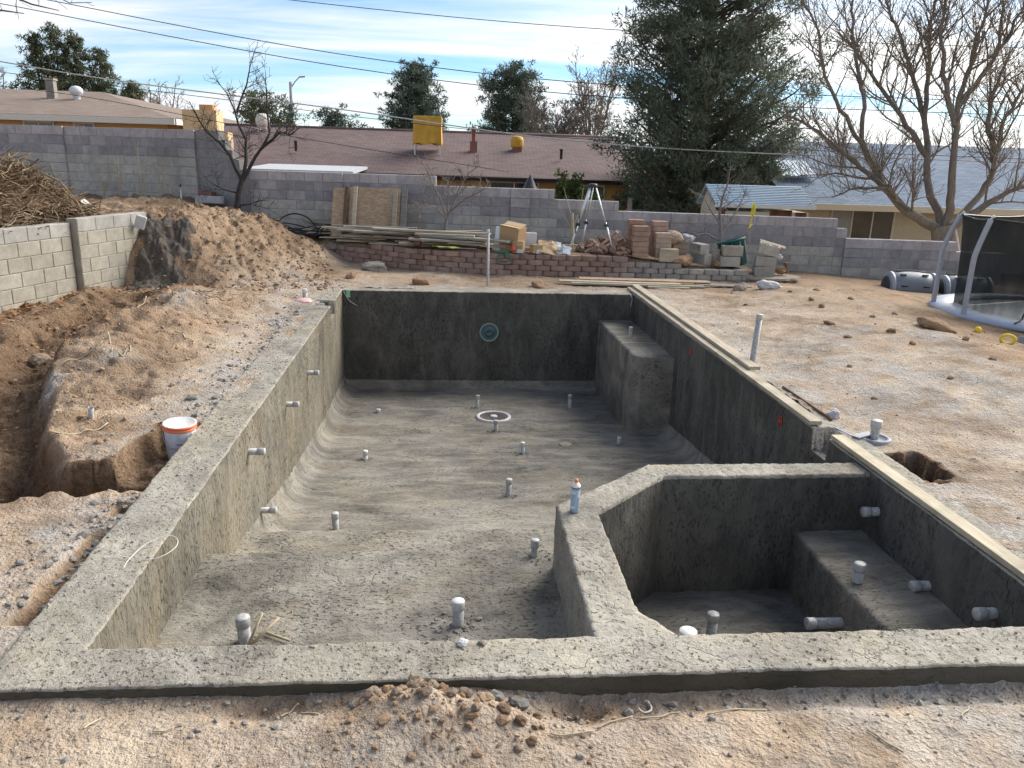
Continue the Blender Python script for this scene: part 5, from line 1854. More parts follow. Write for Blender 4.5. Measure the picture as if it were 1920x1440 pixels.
board('short thick block standing in the lumber pile', (1.18, 12.46, .46), (1.19, 12.50, .62), .13, .12, 'wood_dark', group=LG)
board('thin pale strip lying behind the cardboard boxes', (3.1, 12.95, .47), (4.55, 12.85, .48), .06, .03, 'wood_new', group=LG)

# sheets and studs leaning on the wall
def lean(label, x0, x1, yb, yt, z0, z1, th, mat, name='sheet', cat='sheet'):
    dy, dz = yt-yb, z1-z0
    L_ = math.hypot(dy, dz)
    o = MB().bbox((0, 0, L_/2), (x1-x0, th, L_), .003).build(name, M[mat], label=label, cat=cat)
    o.location = ((x0+x1)/2, yb, z0)
    o.rotation_euler = (math.atan2(-dy, dz), 0, R(-7))
    return o


lean('weathered strand-board sheet leaning on the block wall', -.36, .72, 14.05, 14.42, .42, 1.45, .015, 'osb')
lean('narrow strand-board offcut leaning left of the big sheet', -.72, -.46, 14.12, 14.52, .44, 1.42, .03, 'osb')
lean('pale stud leaning on the left side of the sheet', -.27, -.19, 13.93, 14.33, .43, 1.47, .038, 'wood_new', 'stud', 'board')
lean('weathered stud leaning on the right side of the sheet', .56, .66, 13.90, 14.30, .42, 1.40, .038, 'wood_old', 'stud', 'board')
lean('grey plank leaning at the right end of the sheets', .74, .86, 13.95, 14.36, .41, 1.44, .04, 'wood_grey', 'stud', 'board')
lean('dark narrow board leaning left of the strand-board sheet', -.47, -.40, 14.02, 14.45, .43, 1.46, .04, 'wood_dark', 'stud', 'board')

# coil of black tubing
mb = MB()
mb.tube(spline([(-1.85, 14.25, .52), (-1.80, 14.40, .74), (-1.55, 14.5, .86), (-1.25, 14.45, .80), (-1.05, 14.3, .62), (-.95, 14.2, .48)], 7), .016, 7)
mb.build('black_tubing', M['black_plastic'], label='large black hose arc standing against the wall behind lumber', cat='hose')
mb = MB()
for k in range(4):
    r_ = .30+.04*k
    mb.tube([(-1.30+r_*1.3*math.cos(a), 14.15+r_*.5*math.sin(a), .52+.03*k+.07*math.sin(a*2+k)) for a in [i*2*math.pi/26 for i in range(27)]], .013, 6, cap=False)
mb.build('black_tubing', M['black_plastic'], label='flat coil of black hose lying against the wall behind lumber', cat='hose')
mb = MB()
for k in range(3):
    mb.tube([(2.12+(.28+.05*k)*math.cos(a), 12.78+(.14+.03*k)*math.sin(a), .47+.03*k+.02*math.sin(3*a)) for a in [i*2*math.pi/26 for i in range(27)]], .013, 6, cap=False)
mb.build('garden_hose', M['green_hose'], label='dark green garden hose coiled behind the long boards', cat='hose')
mb = MB()
for k in range(6):
    mb.tube([(2.78+.12*math.cos(a)+.015*k, 11.80-.012*k, .33+.08*math.sin(a)+.008*k) for a in [i*2*math.pi/24+.1*k for i in range(25)]], .004, 5, cap=False)
mb.build('green_rope', M['green_plastic'], label='green cord coil hanging over the garden wall top', cat='cord')
MB().tube(spline([(2.62, 11.93, .45), (2.75, 11.88, .44), (2.88, 11.9, .45), (2.95, 11.95, .44)], 5), .022, 7).build('green_tarp', M['green_plastic'], label='rolled green plastic on the garden wall behind white pipe', cat='tarp')
mb = MB()
rg = random.Random(9)
gridp = [(1.45+.065*i, 12.25+.03*j+rg.uniform(-.01, .01)-.03*i, .47+rg.uniform(0, .03)) for i in range(9) for j in range(4)]
mb.add(gridp, [(i*4+j, (i+1)*4+j, (i+1)*4+j+1, i*4+j+1) for i in range(8) for j in range(3)])
mb.build('lime_strap', M['lime'], label='lime yellow flagging strip lying on the garden wall', cat='strip')

# ------------------------------------------------------------------ boxes by the garden wall
zt_ = .425
t = thing('cardboard_box', 'large tan cardboard box tilted on the terrace', 'box', (2.98, 12.25, zt_), (R(4), R(7), R(-32)))
MB().box((0, 0, .24), (.40, .34, .48)).build('carton', M['cardboard'], t)
MB().box((-.02, -.09, .485), (.40, .165, .008), (R(-6), 0, 0)).build('flap', M['cardboard_lt'], t)
MB().box((-.02, .10, .50), (.40, .165, .008), (R(14), 0, 0)).build('flap', M['cardboard_lt'], t)
MB().box((-.03, -.172, .16), (.24, .003, .022)).build('print_line', M['wood_dark'], t)
MB().bbox((0, 0, .23), (.13, .04, .46), .01, (0, R(5), R(-20))).build('foam_sheet', M['foam'], loc=(2.72, 12.22, zt_), label='white foam slab leaning left of the large box', cat='foam')
MB().bbox((0, 0, .17), (.30, .05, .34), .008, (R(6), 0, R(-6))).build('foam_sheet', M['foam'], loc=(3.34, 12.45, zt_), label='white foam panel standing right of the large box', cat='foam')
t = thing('cardboard_box', 'small open carton with pale label in front of large box', 'box', (3.10, 11.98, zt_), (0, 0, R(-20)))
MB().box((0, 0, .11), (.20, .18, .22)).build('carton', M['cardboard'], t)
MB().box((.05, -.092, .04), (.12, .004, .07)).build('sticker', M['paper'], t)
MB().box((.05, -.092, .165), (.12, .004, .05)).build('sticker', M['cardboard_lt'], t)
t = thing('cardboard_box', 'smaller dark carton right of the small labelled box', 'box', (3.42, 11.95, zt_), (0, R(6), R(24)))
MB().box((0, 0, .08), (.20, .15, .16)).build('carton', M['cardboard'], t)
MB().box((.03, -.077, .04), (.11, .004, .08)).build('sticker', M['paper'], t)
rg = random.Random(3)


def crumple(name, w, d, h, mat, loc, rot, label, cat, n=7):
    mb = MB()
    P = [((i/(n-1)-.5)*w+rg.uniform(-.02, .02), (j/(n-1)-.5)*d+rg.uniform(-.02, .02), h*(1-abs(i/(n-1)-.5)*1.6)*rg.uniform(.6, 1.1)) for i in range(n) for j in range(n)]
    mb.add(P, [(i*n+j, (i+1)*n+j, (i+1)*n+j+1, i*n+j+1) for i in range(n-1) for j in range(n-1)])
    return mb.build(name, M[mat], loc=loc, rot=rot, label=label, cat=cat)


crumple('flattened_carton', .46, .34, .10, 'cardboard_lt', (3.70, 12.05, zt_+.05), (R(38), R(16), R(10)), 'flattened crumpled cardboard sheet leaning beside the small cartons', 'cardboard')
crumple('paper_sack', .26, .22, .08, 'paper', (3.98, 11.98, zt_+.03), (R(35), R(-8), R(-15)), 'blue and white paper sack right of the flattened cardboard', 'sack')
crumple('paper_sack', .24, .12, .06, 'foam', (3.85, 12.3, zt_+.12), (R(50), 0, R(5)), 'white paper scrap behind the flattened cardboard', 'paper')
MB().lathe([(.001, -.05), (.03, -.042), (.05, 0), (.03, .042), (.001, .05)], 16).build('red_ball', M['red_ball'], loc=(2.98, 11.86, zt_+.07), label='bright red round cap on the board before the box', cat='cap')

# ------------------------------------------------------------------ tripod
t = thing('survey_tripod', 'silver aluminium surveying tripod standing on the terrace', 'tripod', (4.51, 12.2, 0))
MB().lathe([(.05, 1.66), (.085, 1.67), (.09, 1.71), (.07, 1.735), (.025, 1.74)], 20, cap0=True, cap1=True).build('head', M['dark_plastic'], t)
for i, (fx, fy, fz_) in enumerate([(-.43, -.12, .42), (.47, -.15, .41), (-.08, .42, .43)]):
    top = Vector((fx, fy, 0)).normalized()*.055+Vector((0, 0, 1.68))
    ft = Vector((fx, fy, fz_))
    d = (ft-top)
    sd = d.normalized().cross(Vector((0, 0, 1))).normalized()
    mid = top+d*.56
    lg = MB()
    for s_ in (-1, 1):
        lg.tube([top+sd*.028*s_, mid+sd*.028*s_], .012, 8)
    lo = lg.build('leg', M['aluminium'], t)
    MB().tube([top+d*.52, ft], [.017, .014], 10).build('lower_leg', M['aluminium'], lo)
    MB().bbox(mid, (.09, .07, .055), .01).build('clamp', M['dark_plastic'], lo)
    MB().tube([ft-d.normalized()*.05, ft+d.normalized()*.04], [.014, .003], 8).build('foot', M['steel'], lo)
MB().tube(spline([(-.26, -.08, 1.2), (-.24, -.14, 1.02), (-.30, -.13, .93), (-.31, -.12, .80)], 5), .009, 5).build('strap', M['black_plastic'], t)

# ------------------------------------------------------------------ bricks and blocks on the terrace
BG = 'bricks tumbled beside the tripod'
bm_ = MB().bbox((0, 0, 0), (.20, .10, .06), .004).mesh('brick')
bm_.materials.append(M['block'])
rg = random.Random(5)
k = 0
while k < 70:
    x, y = rg.uniform(4.25, 5.22), rg.uniform(11.98, 12.75)
    f = max(0, 1-abs(x-5.2)/.95)*max(0, 1-abs(y-12.45)/.55)
    hh = .50*f
    z = zt_+.02+hh*rg.random()
    if f < .12:
        continue
    o = link('brick', bm_, None, None, (x, y, z), (rg.gauss(0, .6), rg.gauss(0, .6), rg.uniform(0, 3.1)), 'reddish-brown brick tumbled in the pile beside the tripod', 'brick', BG)
    j = rg.uniform(.75, 1.2)
    o.color = (.31*j, .205*j, .16*j, 1)
    k += 1
pm = MB().bbox((0, 0, 0), (.30, .22, .095), .007).mesh('paver')
pm.materials.append(M['block'])


def stack(x, y, n, z0, label_top, label, group, col, tw=.06, jx=.018):
    for k in range(n):
        o = link('paver_block', pm, None, None, (x+rng.uniform(-jx, jx), y+rng.uniform(-.02, .02), z0+.049+.098*k), (0, 0, rng.uniform(-tw, tw)),
                 label_top if k == n-1 else label.replace('block inside', ['bottom', 'second from bottom', 'third from bottom', 'fourth from bottom', 'fifth from bottom', 'sixth from bottom'][k]+' block of'), 'block', group)
        j = rng.uniform(.88, 1.12)
        o.color = (col[0]*j, col[1]*j, col[2]*j, 1)


stack(5.44, 11.98, 6, zt_-.03, 'topmost block of the left front paver stack', 'block inside the left front paver stack', 'left front paver stack', (.33, .225, .17))
stack(5.40, 12.24, 7, zt_-.03, 'topmost block of the left rear paver stack', 'block inside the left rear paver stack', 'left rear paver stack', (.31, .20, .145))
stack(5.90, 12.0, 5, zt_-.05, 'topmost block of the right front paver stack', 'block inside the right front paver stack', 'right front paver stack', (.35, .27, .22))
stack(5.88, 12.26, 7, zt_-.05, 'topmost block of the right rear paver stack', 'block inside the right rear paver stack', 'right rear paver stack', (.36, .25, .205))
stack(6.27, 12.2, 4, zt_-.08, 'topmost block of the low paver stack at right', 'block inside the low paver stack at right', 'low paver stack at right', (.33, .26, .205), .15)
MB().bbox((0, 0, .125), (.36, .10, .25), .008, (R(5), 0, R(-4))).build('stone_slab', M['wood_new'], loc=(5.98, 11.80, .33), label='pale upright slab leaning before the right paver stack', cat='slab')

_rocks = []
for v in range(6):
    bmk = bmesh.new()
    bmesh.ops.create_icosphere(bmk, subdivisions=3, radius=1.0)
    for vt in bmk.verts:
        p = np.array(vt.co)
        nz = float(vn(p[0]*1.3+v*9, p[1]*1.3, p[2]*1.3, 200+v))*.32+float(vn(p[0]*3.1+v*5, p[1]*3.1, p[2]*3.1, 210+v))*.16+float(vn(p[0]*8+v*5, p[1]*8, p[2]*8, 230+v))*.05
        vt.co *= 1+nz
        vt.co.z *= .72
    me = bpy.data.meshes.new('rock')
    bmk.to_mesh(me)
    bmk.free()
    _rocks.append(me)
_rk = {}


def rock(label, x, y, size, mat='clod', z=None, group=None, name='dirt_clod', cat='clod', sx=1.0, sink=.35, rg=rng):
    v = rg.randrange(6)
    key = (v, mat)
    if key not in _rk:
        m2 = _rocks[v].copy()
        m2.materials.append(M[mat])
        _rk[key] = m2
    if z is None:
        z = hz(x, y)
    o = link(name, _rk[key], None, None, (x, y, z+size*(.72-sink)), (rg.uniform(-.3, .3), rg.uniform(-.3, .3), rg.uniform(0, 6.2)), label, cat, group)
    o.scale = (size*sx, size, size)
    return o


rock('pale angular boulder on the low paver stack, left one', 6.15, 12.12, .16, 'paleclod', .76, name='boulder', cat='rock', sink=.72)
rock('pale angular boulder on the low paver stack, right one', 6.42, 12.2, .14, 'whitestone', .74, name='boulder', cat='rock', sink=.72)
rock('dark reddish stone lying right of the upright slab', 6.28, 11.85, .14, 'clod', .30, name='boulder', cat='rock', sx=1.4, sink=.3)


def cinder(label, loc, rot, col=(.36, .35, .33), l=.39, d=.19, h=.19):
    mb = MB()
    w = .032
    mb.box((0, -d/2+w/2, 0), (l, w, h)).box((0, d/2-w/2, 0), (l, w, h))
    for x in (-l/2+w/2, 0, l/2-w/2):
        mb.box((x, 0, 0), (w, d-2*w, h-.004))
    o = mb.build('cinder_block', M['block'], loc=loc, rot=rot, label=label, cat='block')
    o.color = (*col, 1)
    return o


cinder('hollow cinder block lying on its side atop another block', (6.66, 12.05, .57), (R(90), 0, R(-75)))
cinder('grey block under the hollow cinder block', (6.70, 12.05, .375), (0, 0, R(-60)), (.30, .295, .28))
cinder('upper of two tan-stained blocks beside the green bin', (7.30, 12.0, .545), (0, 0, R(-4)), (.36, .33, .28))
cinder('lower of two tan-stained blocks beside the green bin', (7.24, 11.95, .345), (0, 0, R(-2)), (.37, .35, .31))
cinder('tilted hollow block on top of the end pile', (7.98, 11.85, .60), (R(6), R(12), R(-14)), (.42, .40, .35))
cinder('middle block of the pile on the round wall end', (7.92, 11.82, .375), (0, R(2), R(-8)), (.34, .325, .295))
cinder('bottom block of the pile on the round wall end', (7.90, 11.80, .18), (0, 0, R(-5)), (.34, .325, .29))
MB().bbox((0, 0, 0), (.52, .20, .05), .01, (R(10), R(14), R(-14))).build('flat_stone', M['rock'], loc=(8.16, 12.12, .66), label='flat tan stone slab resting behind the tilted block', cat='slab')
MB().lathe([(.085, 0), (.085, .33), (.07, .33), (.07, .05)], 20).build('clay_pipe', M['rock'], loc=(7.02, 12.1, .22), label='short grey concrete tube left of the stained blocks', cat='tube')
rock('small rounded stone standing right of the end pile', 8.32, 11.95, .10, 'clod', .12, name='boulder', cat='rock', sink=.1)
rock('white stone chip tucked beside the end pile blocks', 8.24, 11.92, .07, 'whitestone', .40, name='boulder', cat='rock', sink=.1)
link('brick', bm_, None, None, (8.42, 11.95, .24), (0, R(84), R(20)), 'brown brick standing on end beside the end pile', 'brick').color = (.24, .155, .12, 1)
rock('red-brown broken brick beside the grey cinder block', 6.98, 11.86, .07, 'clod', .27, name='boulder', cat='rock')

# green bin, tipped a little
t = thing('green_bin', 'dark green open plastic bin behind the stacked blocks', 'bin', (7.52, 12.30, .20), (R(-8), R(-14), 0))
prof = [(.20, 0), (.22, .02), (.265, .50), (.285, .50), (.285, .54), (.26, .54), (.215, .03)]
mb = MB().lathe(prof, 30, cap0=True)
mb.build('bin_body', M['green_bin'], t)
for k in range(10):
    a = k*2*math.pi/10
    MB().tube([(.222*math.cos(a), .222*math.sin(a), .03), (.262*math.cos(a), .262*math.sin(a), .48)], .014, 6).build('rib', M['green_bin'], t)
t = thing('caution_tape', 'yellow caution tape ribbon fluttering above the end pile', 'tape', (7.62, 12.0, 0))
MB().tube([(.03, .02, .50), (.01, .01, .85), (.0, 0, 1.20)], .006, 6).build('stake', M['straw'], t)
mb = MB()
n = 13
P = []
for i in range(n):
    f = i/(n-1)
    z = 1.12+.36*f
    w = (.012+.024*min(1, f*3))*(1 if f < .9 else .75)
    x = .012*math.sin(f*4.0)+.012*f
    P += [(x-w, -.012+.02*math.sin(f*5), z), (x+w, -.012+.03*math.sin(f*5+1), z)]
mb.add(P, [(2*i, 2*i+1, 2*i+3, 2*i+2) for i in range(n-1)], True)
mb.build('ribbon', M['yellow_tape'], t)
MB().tube([(-.04, -.01, .98), (-.02, -.02, 1.02), (.02, -.01, 1.06), (.005, 0, 1.12), (-.03, -.01, 1.0)], .012, 6).build('knot', M['yellow_tape'], t)
fc = bpy.data.curves.new('lettering', 'FONT')
fc.body = 'CAUTION'
fc.size = .062
fc.align_x = 'CENTER'
fc.align_y = 'CENTER'
fc.extrude = .001
fo = bpy.data.objects.new('lettering_source', fc)
COL.objects.link(fo)
bpy.context.view_layer.update()
lm_ = bpy.data.meshes.new_from_object(fo.evaluated_get(bpy.context.evaluated_depsgraph_get()))
bpy.data.objects.remove(fo)
link('lettering', lm_, M['ink'], t, (.012, -.034, 1.30), (R(90), R(-90), 0))

# trampoline
TC = (11.97, 9.05)
t = thing('trampoline', 'trampoline with black safety net and grey padded poles', 'trampoline', (TC[0], TC[1], -.37))
t.scale = (1, 1, .94)
RP = 1.90
net_c = []
for i in range(6):
    a = R(152+i*36) if i < 2 else R(152+i*60-24)
    ca_, sa_ = math.cos(a), math.sin(a)
    P = [(RP*ca_*f, RP*sa_*f, z) for f, z in ((1, -.02), (1, .4), (1, .9), (1, 1.28), (.985, 1.45), (.945, 1.72), (.905, 1.95))]
    net_c.append((RP*ca_*.895, RP*sa_*.895))
    po = MB().tube(spline(P, 4), .042, 12).build('pole', M['pole_foam'], t)
    MB().tube([P[-1], (P[-1][0]*.97, P[-1][1]*.97, 2.02)], .022, 10).build('pole_cap', M['trim_white'], po)
n = 60
RN = 1.55
loopc = []
for i in range(6):
    (x0, y0), (x1, y1) = net_c[i], net_c[(i+1) % 6]
    for k in range(10):
        f = k/10
        g = 1-.02*math.sin(math.pi*f)
        loopc.append(((x0+(x1-x0)*f)*g, (y0+(y1-y0)*f)*g))
V = []
for j, z in enumerate((.30, .36, .8, 1.3, 1.7, 1.96)):
    for k, (x, y) in enumerate(loopc):
        g = (1-.02*math.sin(math.pi*(z-.3)/1.67))*(1+.006*math.sin(k*2.1+j))*(.93+.07*(z-.3)/1.66)
        V.append((x*g, y*g, z-(.05*math.sin(math.pi*(k % 10)/10) if j == 5 else 0)))
MB().add(V, [(j*n+k, j*n+(k+1) % n, (j+1)*n+(k+1) % n, (j+1)*n+k) for j in range(5) for k in range(n)], True).build('safety_net', M['net'], t)
MB().tube(V[5*n:]+[V[5*n]], .02, 6, cap=False).build('top_band', M['black_plastic'], t)
MB().lathe([(1.50, .30), (1.52, .36), (1.72, .37), (1.95, .34), (1.97, .27), (1.92, .24)], 64).build('frame_pad', M['pad_blue'], t)
MB().lathe([(1.5, .29), (.8, .285), (.001, .28)], 48).build('jumping_mat', M['pad_white'], t)
for i in range(6):
    a = R(140+i*60)
    MB().tube([(1.8*math.cos(a), 1.8*math.sin(a), .26), (1.85*math.cos(a), 1.85*math.sin(a), -.02)], .03, 8).build('leg', M['steel'], t)
for i, a in enumerate((R(214), R(222))):
    MB().tube(spline([(1.47*math.cos(a), 1.47*math.sin(a), .62), (1.62*math.cos(a), 1.62*math.sin(a), .46), (1.66*math.cos(a), 1.66*math.sin(a), .40), (1.92*math.cos(a), 1.92*math.sin(a), .36)], 4), .014, 5).build('strap', M['black_plastic'], t)

# tumbling composter: two drums on one axle
def drum(label, loc, rz):
    t = thing('compost_tumbler', label, 'barrel', loc, (0, R(90), rz), 'compost tumbler drums')
    prof = [(.20, -.46), (.25, -.455), (.27, -.40), (.30, -.36), (.325, -.15), (.33, 0), (.325, .15), (.30, .36), (.27, .40), (.25, .455), (.20, .46)]
    MB().lathe(prof, 34, cap0=True, cap1=True).build('drum', M['grey_plastic'], t)
    for z in (-.40, .40):
        MB().lathe([(.262, z-.03), (.318, z-.028), (.322, z+.028), (.268, z+.03)], 34).build('hoop', M['grey_plastic_lt'], t)
    MB().lathe([(.235, -.462), (.20, -.49), (.08, -.505), (.001, -.506)], 28).build('end_cap', M['dark_plastic'], t)
    for a in (R(120), R(165), R(210), R(255)):
        for z in (-.22, .20):
            c = (.335*math.cos(a), .335*math.sin(a), z)
            MB().bbox(c, (.03, .035, .12), .008, (0, 0, a)).build('vent', M['black_plastic'], t)
    MB().tube([(-.327, .03, -.34), (-.345, .03, -.1), (-.345, .03, .1), (-.327, .03, .34)], .007, 5).build('seam', M['dark_plastic'], t)
    return t


drum('grey tumbler drum nearer the dirt ridge, left of the pair', (10.92, 11.75, -.10), R(-10))
drum('grey tumbler drum behind the trampoline pole, right of the pair', (11.94, 11.57, -.13), R(-10))
t = thing('tumbler_stand', 'black tubular stand carrying the two tumbler drums', 'stand', (11.43, 11.66, -.52), (0, 0, R(-10)))
MB().tube([(-1.1, 0, .41), (1.1, 0, .40)], .025, 8).build('axle', M['black_plastic'], t)
for x in (-1.05, 0.0, 1.05):
    for s_ in (-1, 1):
        MB().tube([(x, 0, .40), (x, .33*s_, -.02)], .022, 8).build('leg', M['black_plastic'], t)

# yellow tools by the trampoline
t = thing('yellow_tool', 'yellow plastic hand tool lying at the ridge edge', 'tool', (9.30, 6.65, hz(9.30, 6.65)+.06), (R(75), 0, R(-30)))
MB().tube([(.085*math.cos(a), .06*math.sin(a), 0) for a in [k*2*math.pi/24 for k in range(25)]], .022, 8, cap=False).build('handle', M['yellow_tool'], t)
MB().bbox((.32, -.02, 0), (.42, .09, .01), .003, (0, 0, R(-12))).build('blade', M['grey_plastic'], t)
MB().lathe([(.001, -.05), (.045, -.03), (.055, .01), (.03, .05), (.001, .055)], 14).build('yellow_plug', M['yellow_tool'], loc=(9.35, 7.35, hz(9.35, 7.35)+.03), label='small yellow cap on the dirt left of the yellow tool', cat='cap')

# ------------------------------------------------------------------ bucket and spray can
zb = hz(-.49, 2.98)
t = thing('plastic_bucket', 'white plastic bucket with orange rim beside the left beam', 'bucket', (-.49, 2.98, zb+.002), (R(3), R(2), 0))
t.scale = (.86, .86, .86)
bs = .36
MB().lathe([(.118, 0), (.122, .012), (.142, .30), (.142, .312)], 36, cap0=True).build('body', M['bucket_white'], t)
MB().lathe([(.143, .305), (.152, .307), (.153, .322), (.147, .325), (.147, .333), (.155, .336), (.155, .352), (.148, .356)], 36).build('rim', M['bucket_orange'], t)
MB().lathe([(.149, .357), (.140, .362), (.130, .352), (.001, .352)], 36).build('lid', M['bucket_lid'], t)
mb = MB()
mb.tube([(.150*math.cos(a), .150*math.sin(a)-.004, .29-.14*math.sin((a-R(185))/R(150)*math.pi)) for a in [R(185+k*10) for k in range(16)]], .0035, 5)
mb.build('handle', M['steel'], t)
mb = MB()
P = []
for k in range(9):
    a = R(272+k*6)
    P += [(.1365*math.cos(a), .1365*math.sin(a), .185), (.137*math.cos(a), .137*math.sin(a), .193)]
mb.add(P, [(2*k, 2*k+2, 2*k+3, 2*k+1) for k in range(8)], True)
mb.build('print_line', M['ink'], t)

t = thing('spray_can', 'blue spray paint can with orange nozzle on the spa corner', 'can', (2.495, 1.46, zt+.004), (0, R(1), 0))
t.scale = (.9, .9, .9)
MB().lathe([(.030, 0), (.033, .003), (.033, .195), (.0335, .198)], 28, cap0=True).build('can_body', M['can_body'], t)
MB().lathe([(.0335, .196), (.034, .200), (.033, .207), (.026, .218), (.020, .222), (.019, .226), (.012, .226), (.012, .230)], 28).build('shoulder', M['can_white'], t)
MB().lathe([(.0332, .188), (.0338, .189), (.0338, .196), (.033, .197)], 28).build('band', M['dark_plastic'], t)
MB().lathe([(.012, .228), (.0135, .230), (.0125, .250), (.008, .256), (.001, .257)], 18).build('nozzle', M['can_orange'], t)
for (a0, a1, z0, z1) in ((200, 262, .03, .055), (205, 262, .145, .17), (268, 272, .02, .18), (280, 330, .12, .175)):
    mb = MB()
    P = []
    for k in range(8):
        a = R(a0+(a1-a0)*k/7)
        P += [(.0336*math.cos(a), .0336*math.sin(a), z0), (.0336*math.cos(a), .0336*math.sin(a), z1)]
    mb.add(P, [(2*k, 2*k+2, 2*k+3, 2*k+1) for k in range(7)], True)
    mb.build('label_print', M['can_print'], t)

# ------------------------------------------------------------------ stones, clods, debris
CG = 'brown clods on the right-hand ground'
for (x, y, s_) in [(6.99, 7.13, .056), (7.84, 7.55, .035), (7.56, 6.55, .070), (7.42, 5.83, .042), (6.84, 6.3, .049), (7.45, 8.34, .056), (7.46, 9.53, .042), (7.49, 8.8, .049), (7.97, 5.11, .042),
                   (6.4, 8.7, .035), (8.2, 8.9, .049), (8.5, 8.1, .042), (6.2, 5.0, .035), (7.0, 4.4, .035), (8.3, 6.1, .056), (6.6, 9.9, .035), (8.0, 9.7, .049), (5.9, 3.9, .028), (5.75, 1.5, .031), (5.95, 1.15, .028), (5.6, 1.0, .021)]:
    rock('brown dirt clod lying on the ground right of the pool', x, y, s_*.85, 'clod', group=CG, sx=rng.uniform(1, 1.5), sink=.55)
rock('long dark brown earth lump on the right ridge', 8.45, 6.95, .13, 'clod', sx=2.1)
rock('pale grey stone beside the end of the right plank', 5.22, 3.38, .065, 'whitestone', name='stone', cat='stone', sx=1.4)
rock('round tan stone behind the far boards', 6.87, 10.25, .11, 'rock', name='stone', cat='stone')
rock('large whitish stone right of the far boards', 7.35, 10.15, .14, 'whitestone', name='stone', cat='stone', sx=1.3)
rock('dark brown lump just behind the far pool edge', 3.34, 10.62, .11, 'clod', sx=1.4)
rock('dark lump behind the far left part of the pool edge', 1.29, 10.62, .12, 'clod', sx=1.3)
rock('low stone on the slope above the far left pool corner', 0.0, 11.2, .09, 'clod', sx=1.4)
rock('dark flat stone at the left foot of the garden wall', .32, 12.3, .16, 'greyclod', sx=1.7)
rock('round pale brown boulder at the left end of the garden wall', -.65, 13.75, .13, 'rock', name='boulder', cat='rock')
rock('white stone on the front beam edge, left of a pair', 1.72, -.04, .020, 'whitestone', 0.0, name='stone', cat='stone', sx=1.4)
rock('grey stone on the front beam edge, right of a pair', 1.81, -.04, .017, 'rock', 0.0, name='stone', cat='stone', sx=1.2)
FG = 'clods on the heap before the near beam'
for (x, y, s_, mt) in [(1.33, -.40, .055, 'paleclod'), (1.50, -.36, .06, 'paleclod'), (1.58, -.34, .05, 'paleclod'), (1.72, -.36, .045, 'paleclod'), (1.80, -.42, .05, 'paleclod'), (1.88, -.50, .045, 'clod'),
                       (1.94, -.56, .04, 'clod'), (1.95, -.40, .06, 'greyclod'), (1.86, -.35, .05, 'greyclod'), (1.66, -.46, .03, 'paleclod'), (1.55, -.47, .035, 'paleclod'), (1.76, -.54, .03, 'paleclod'),
                       (1.43, -.46, .03, 'paleclod'), (1.98, -.66, .035, 'clod'), (1.92, -.70, .025, 'paleclod'), (1.25, -.42, .03, 'greyclod'), (1.62, -.38, .04, 'clod'), (1.70, -.43, .025, 'clod'), (2.02, -.50, .03, 'clod')]:
    rock('earth clod on the loose heap before the near beam', x, y, s_*.66, mt, group=FG)
rg = random.Random(12)
rock('square pale block chunk lying in the left trench', -3.05, 6.2, .11, 'paleclod', name='block_chunk', cat='rock')
rock('pale stone right of the block chunk in the left trench', -2.72, 6.35, .09, 'paleclod', name='block_chunk', cat='rock')

# dark shotcrete rebound heaped on the bank at the end of the retaining wall
xs = np.linspace(-3.42, -2.50, 60)
ys = np.linspace(9.62, 10.95, 80)
X, Y = np.meshgrid(xs, ys, indexing='ij')
edge = np.minimum.reduce([(X+3.42)/.14, (-2.50-X)/.16, (Y-9.62)/.2, (10.95-Y)/.14])
edge = np.clip(edge+vn(X*7, Y*7, 0, 77)*.7, 0, 1)
Z = height(X, Y)-.05+edge*(.09+.07*fbm(X*5, Y*5, 0, 4, 301)+.06*np.abs(fbm(X*14, Y*14, 0, 3, 303)))
link('mortar_heap', npmesh('mortar_heap', np.stack([X, Y, Z], 2).reshape(-1, 3), gridfaces(60, 80)), M['darkmortar'],
     label='dark heap of dumped mortar on the bank beside the retaining wall', cat='heap')
MB().bbox((0, 0, 0), (.16, .05, .22), .012, (R(10), R(20), R(10))).build('concrete_chunk', M['whitestone'], loc=(-3.28, 10.42, .98), label='pale concrete chunk stuck in the top of the bank', cat='rock')

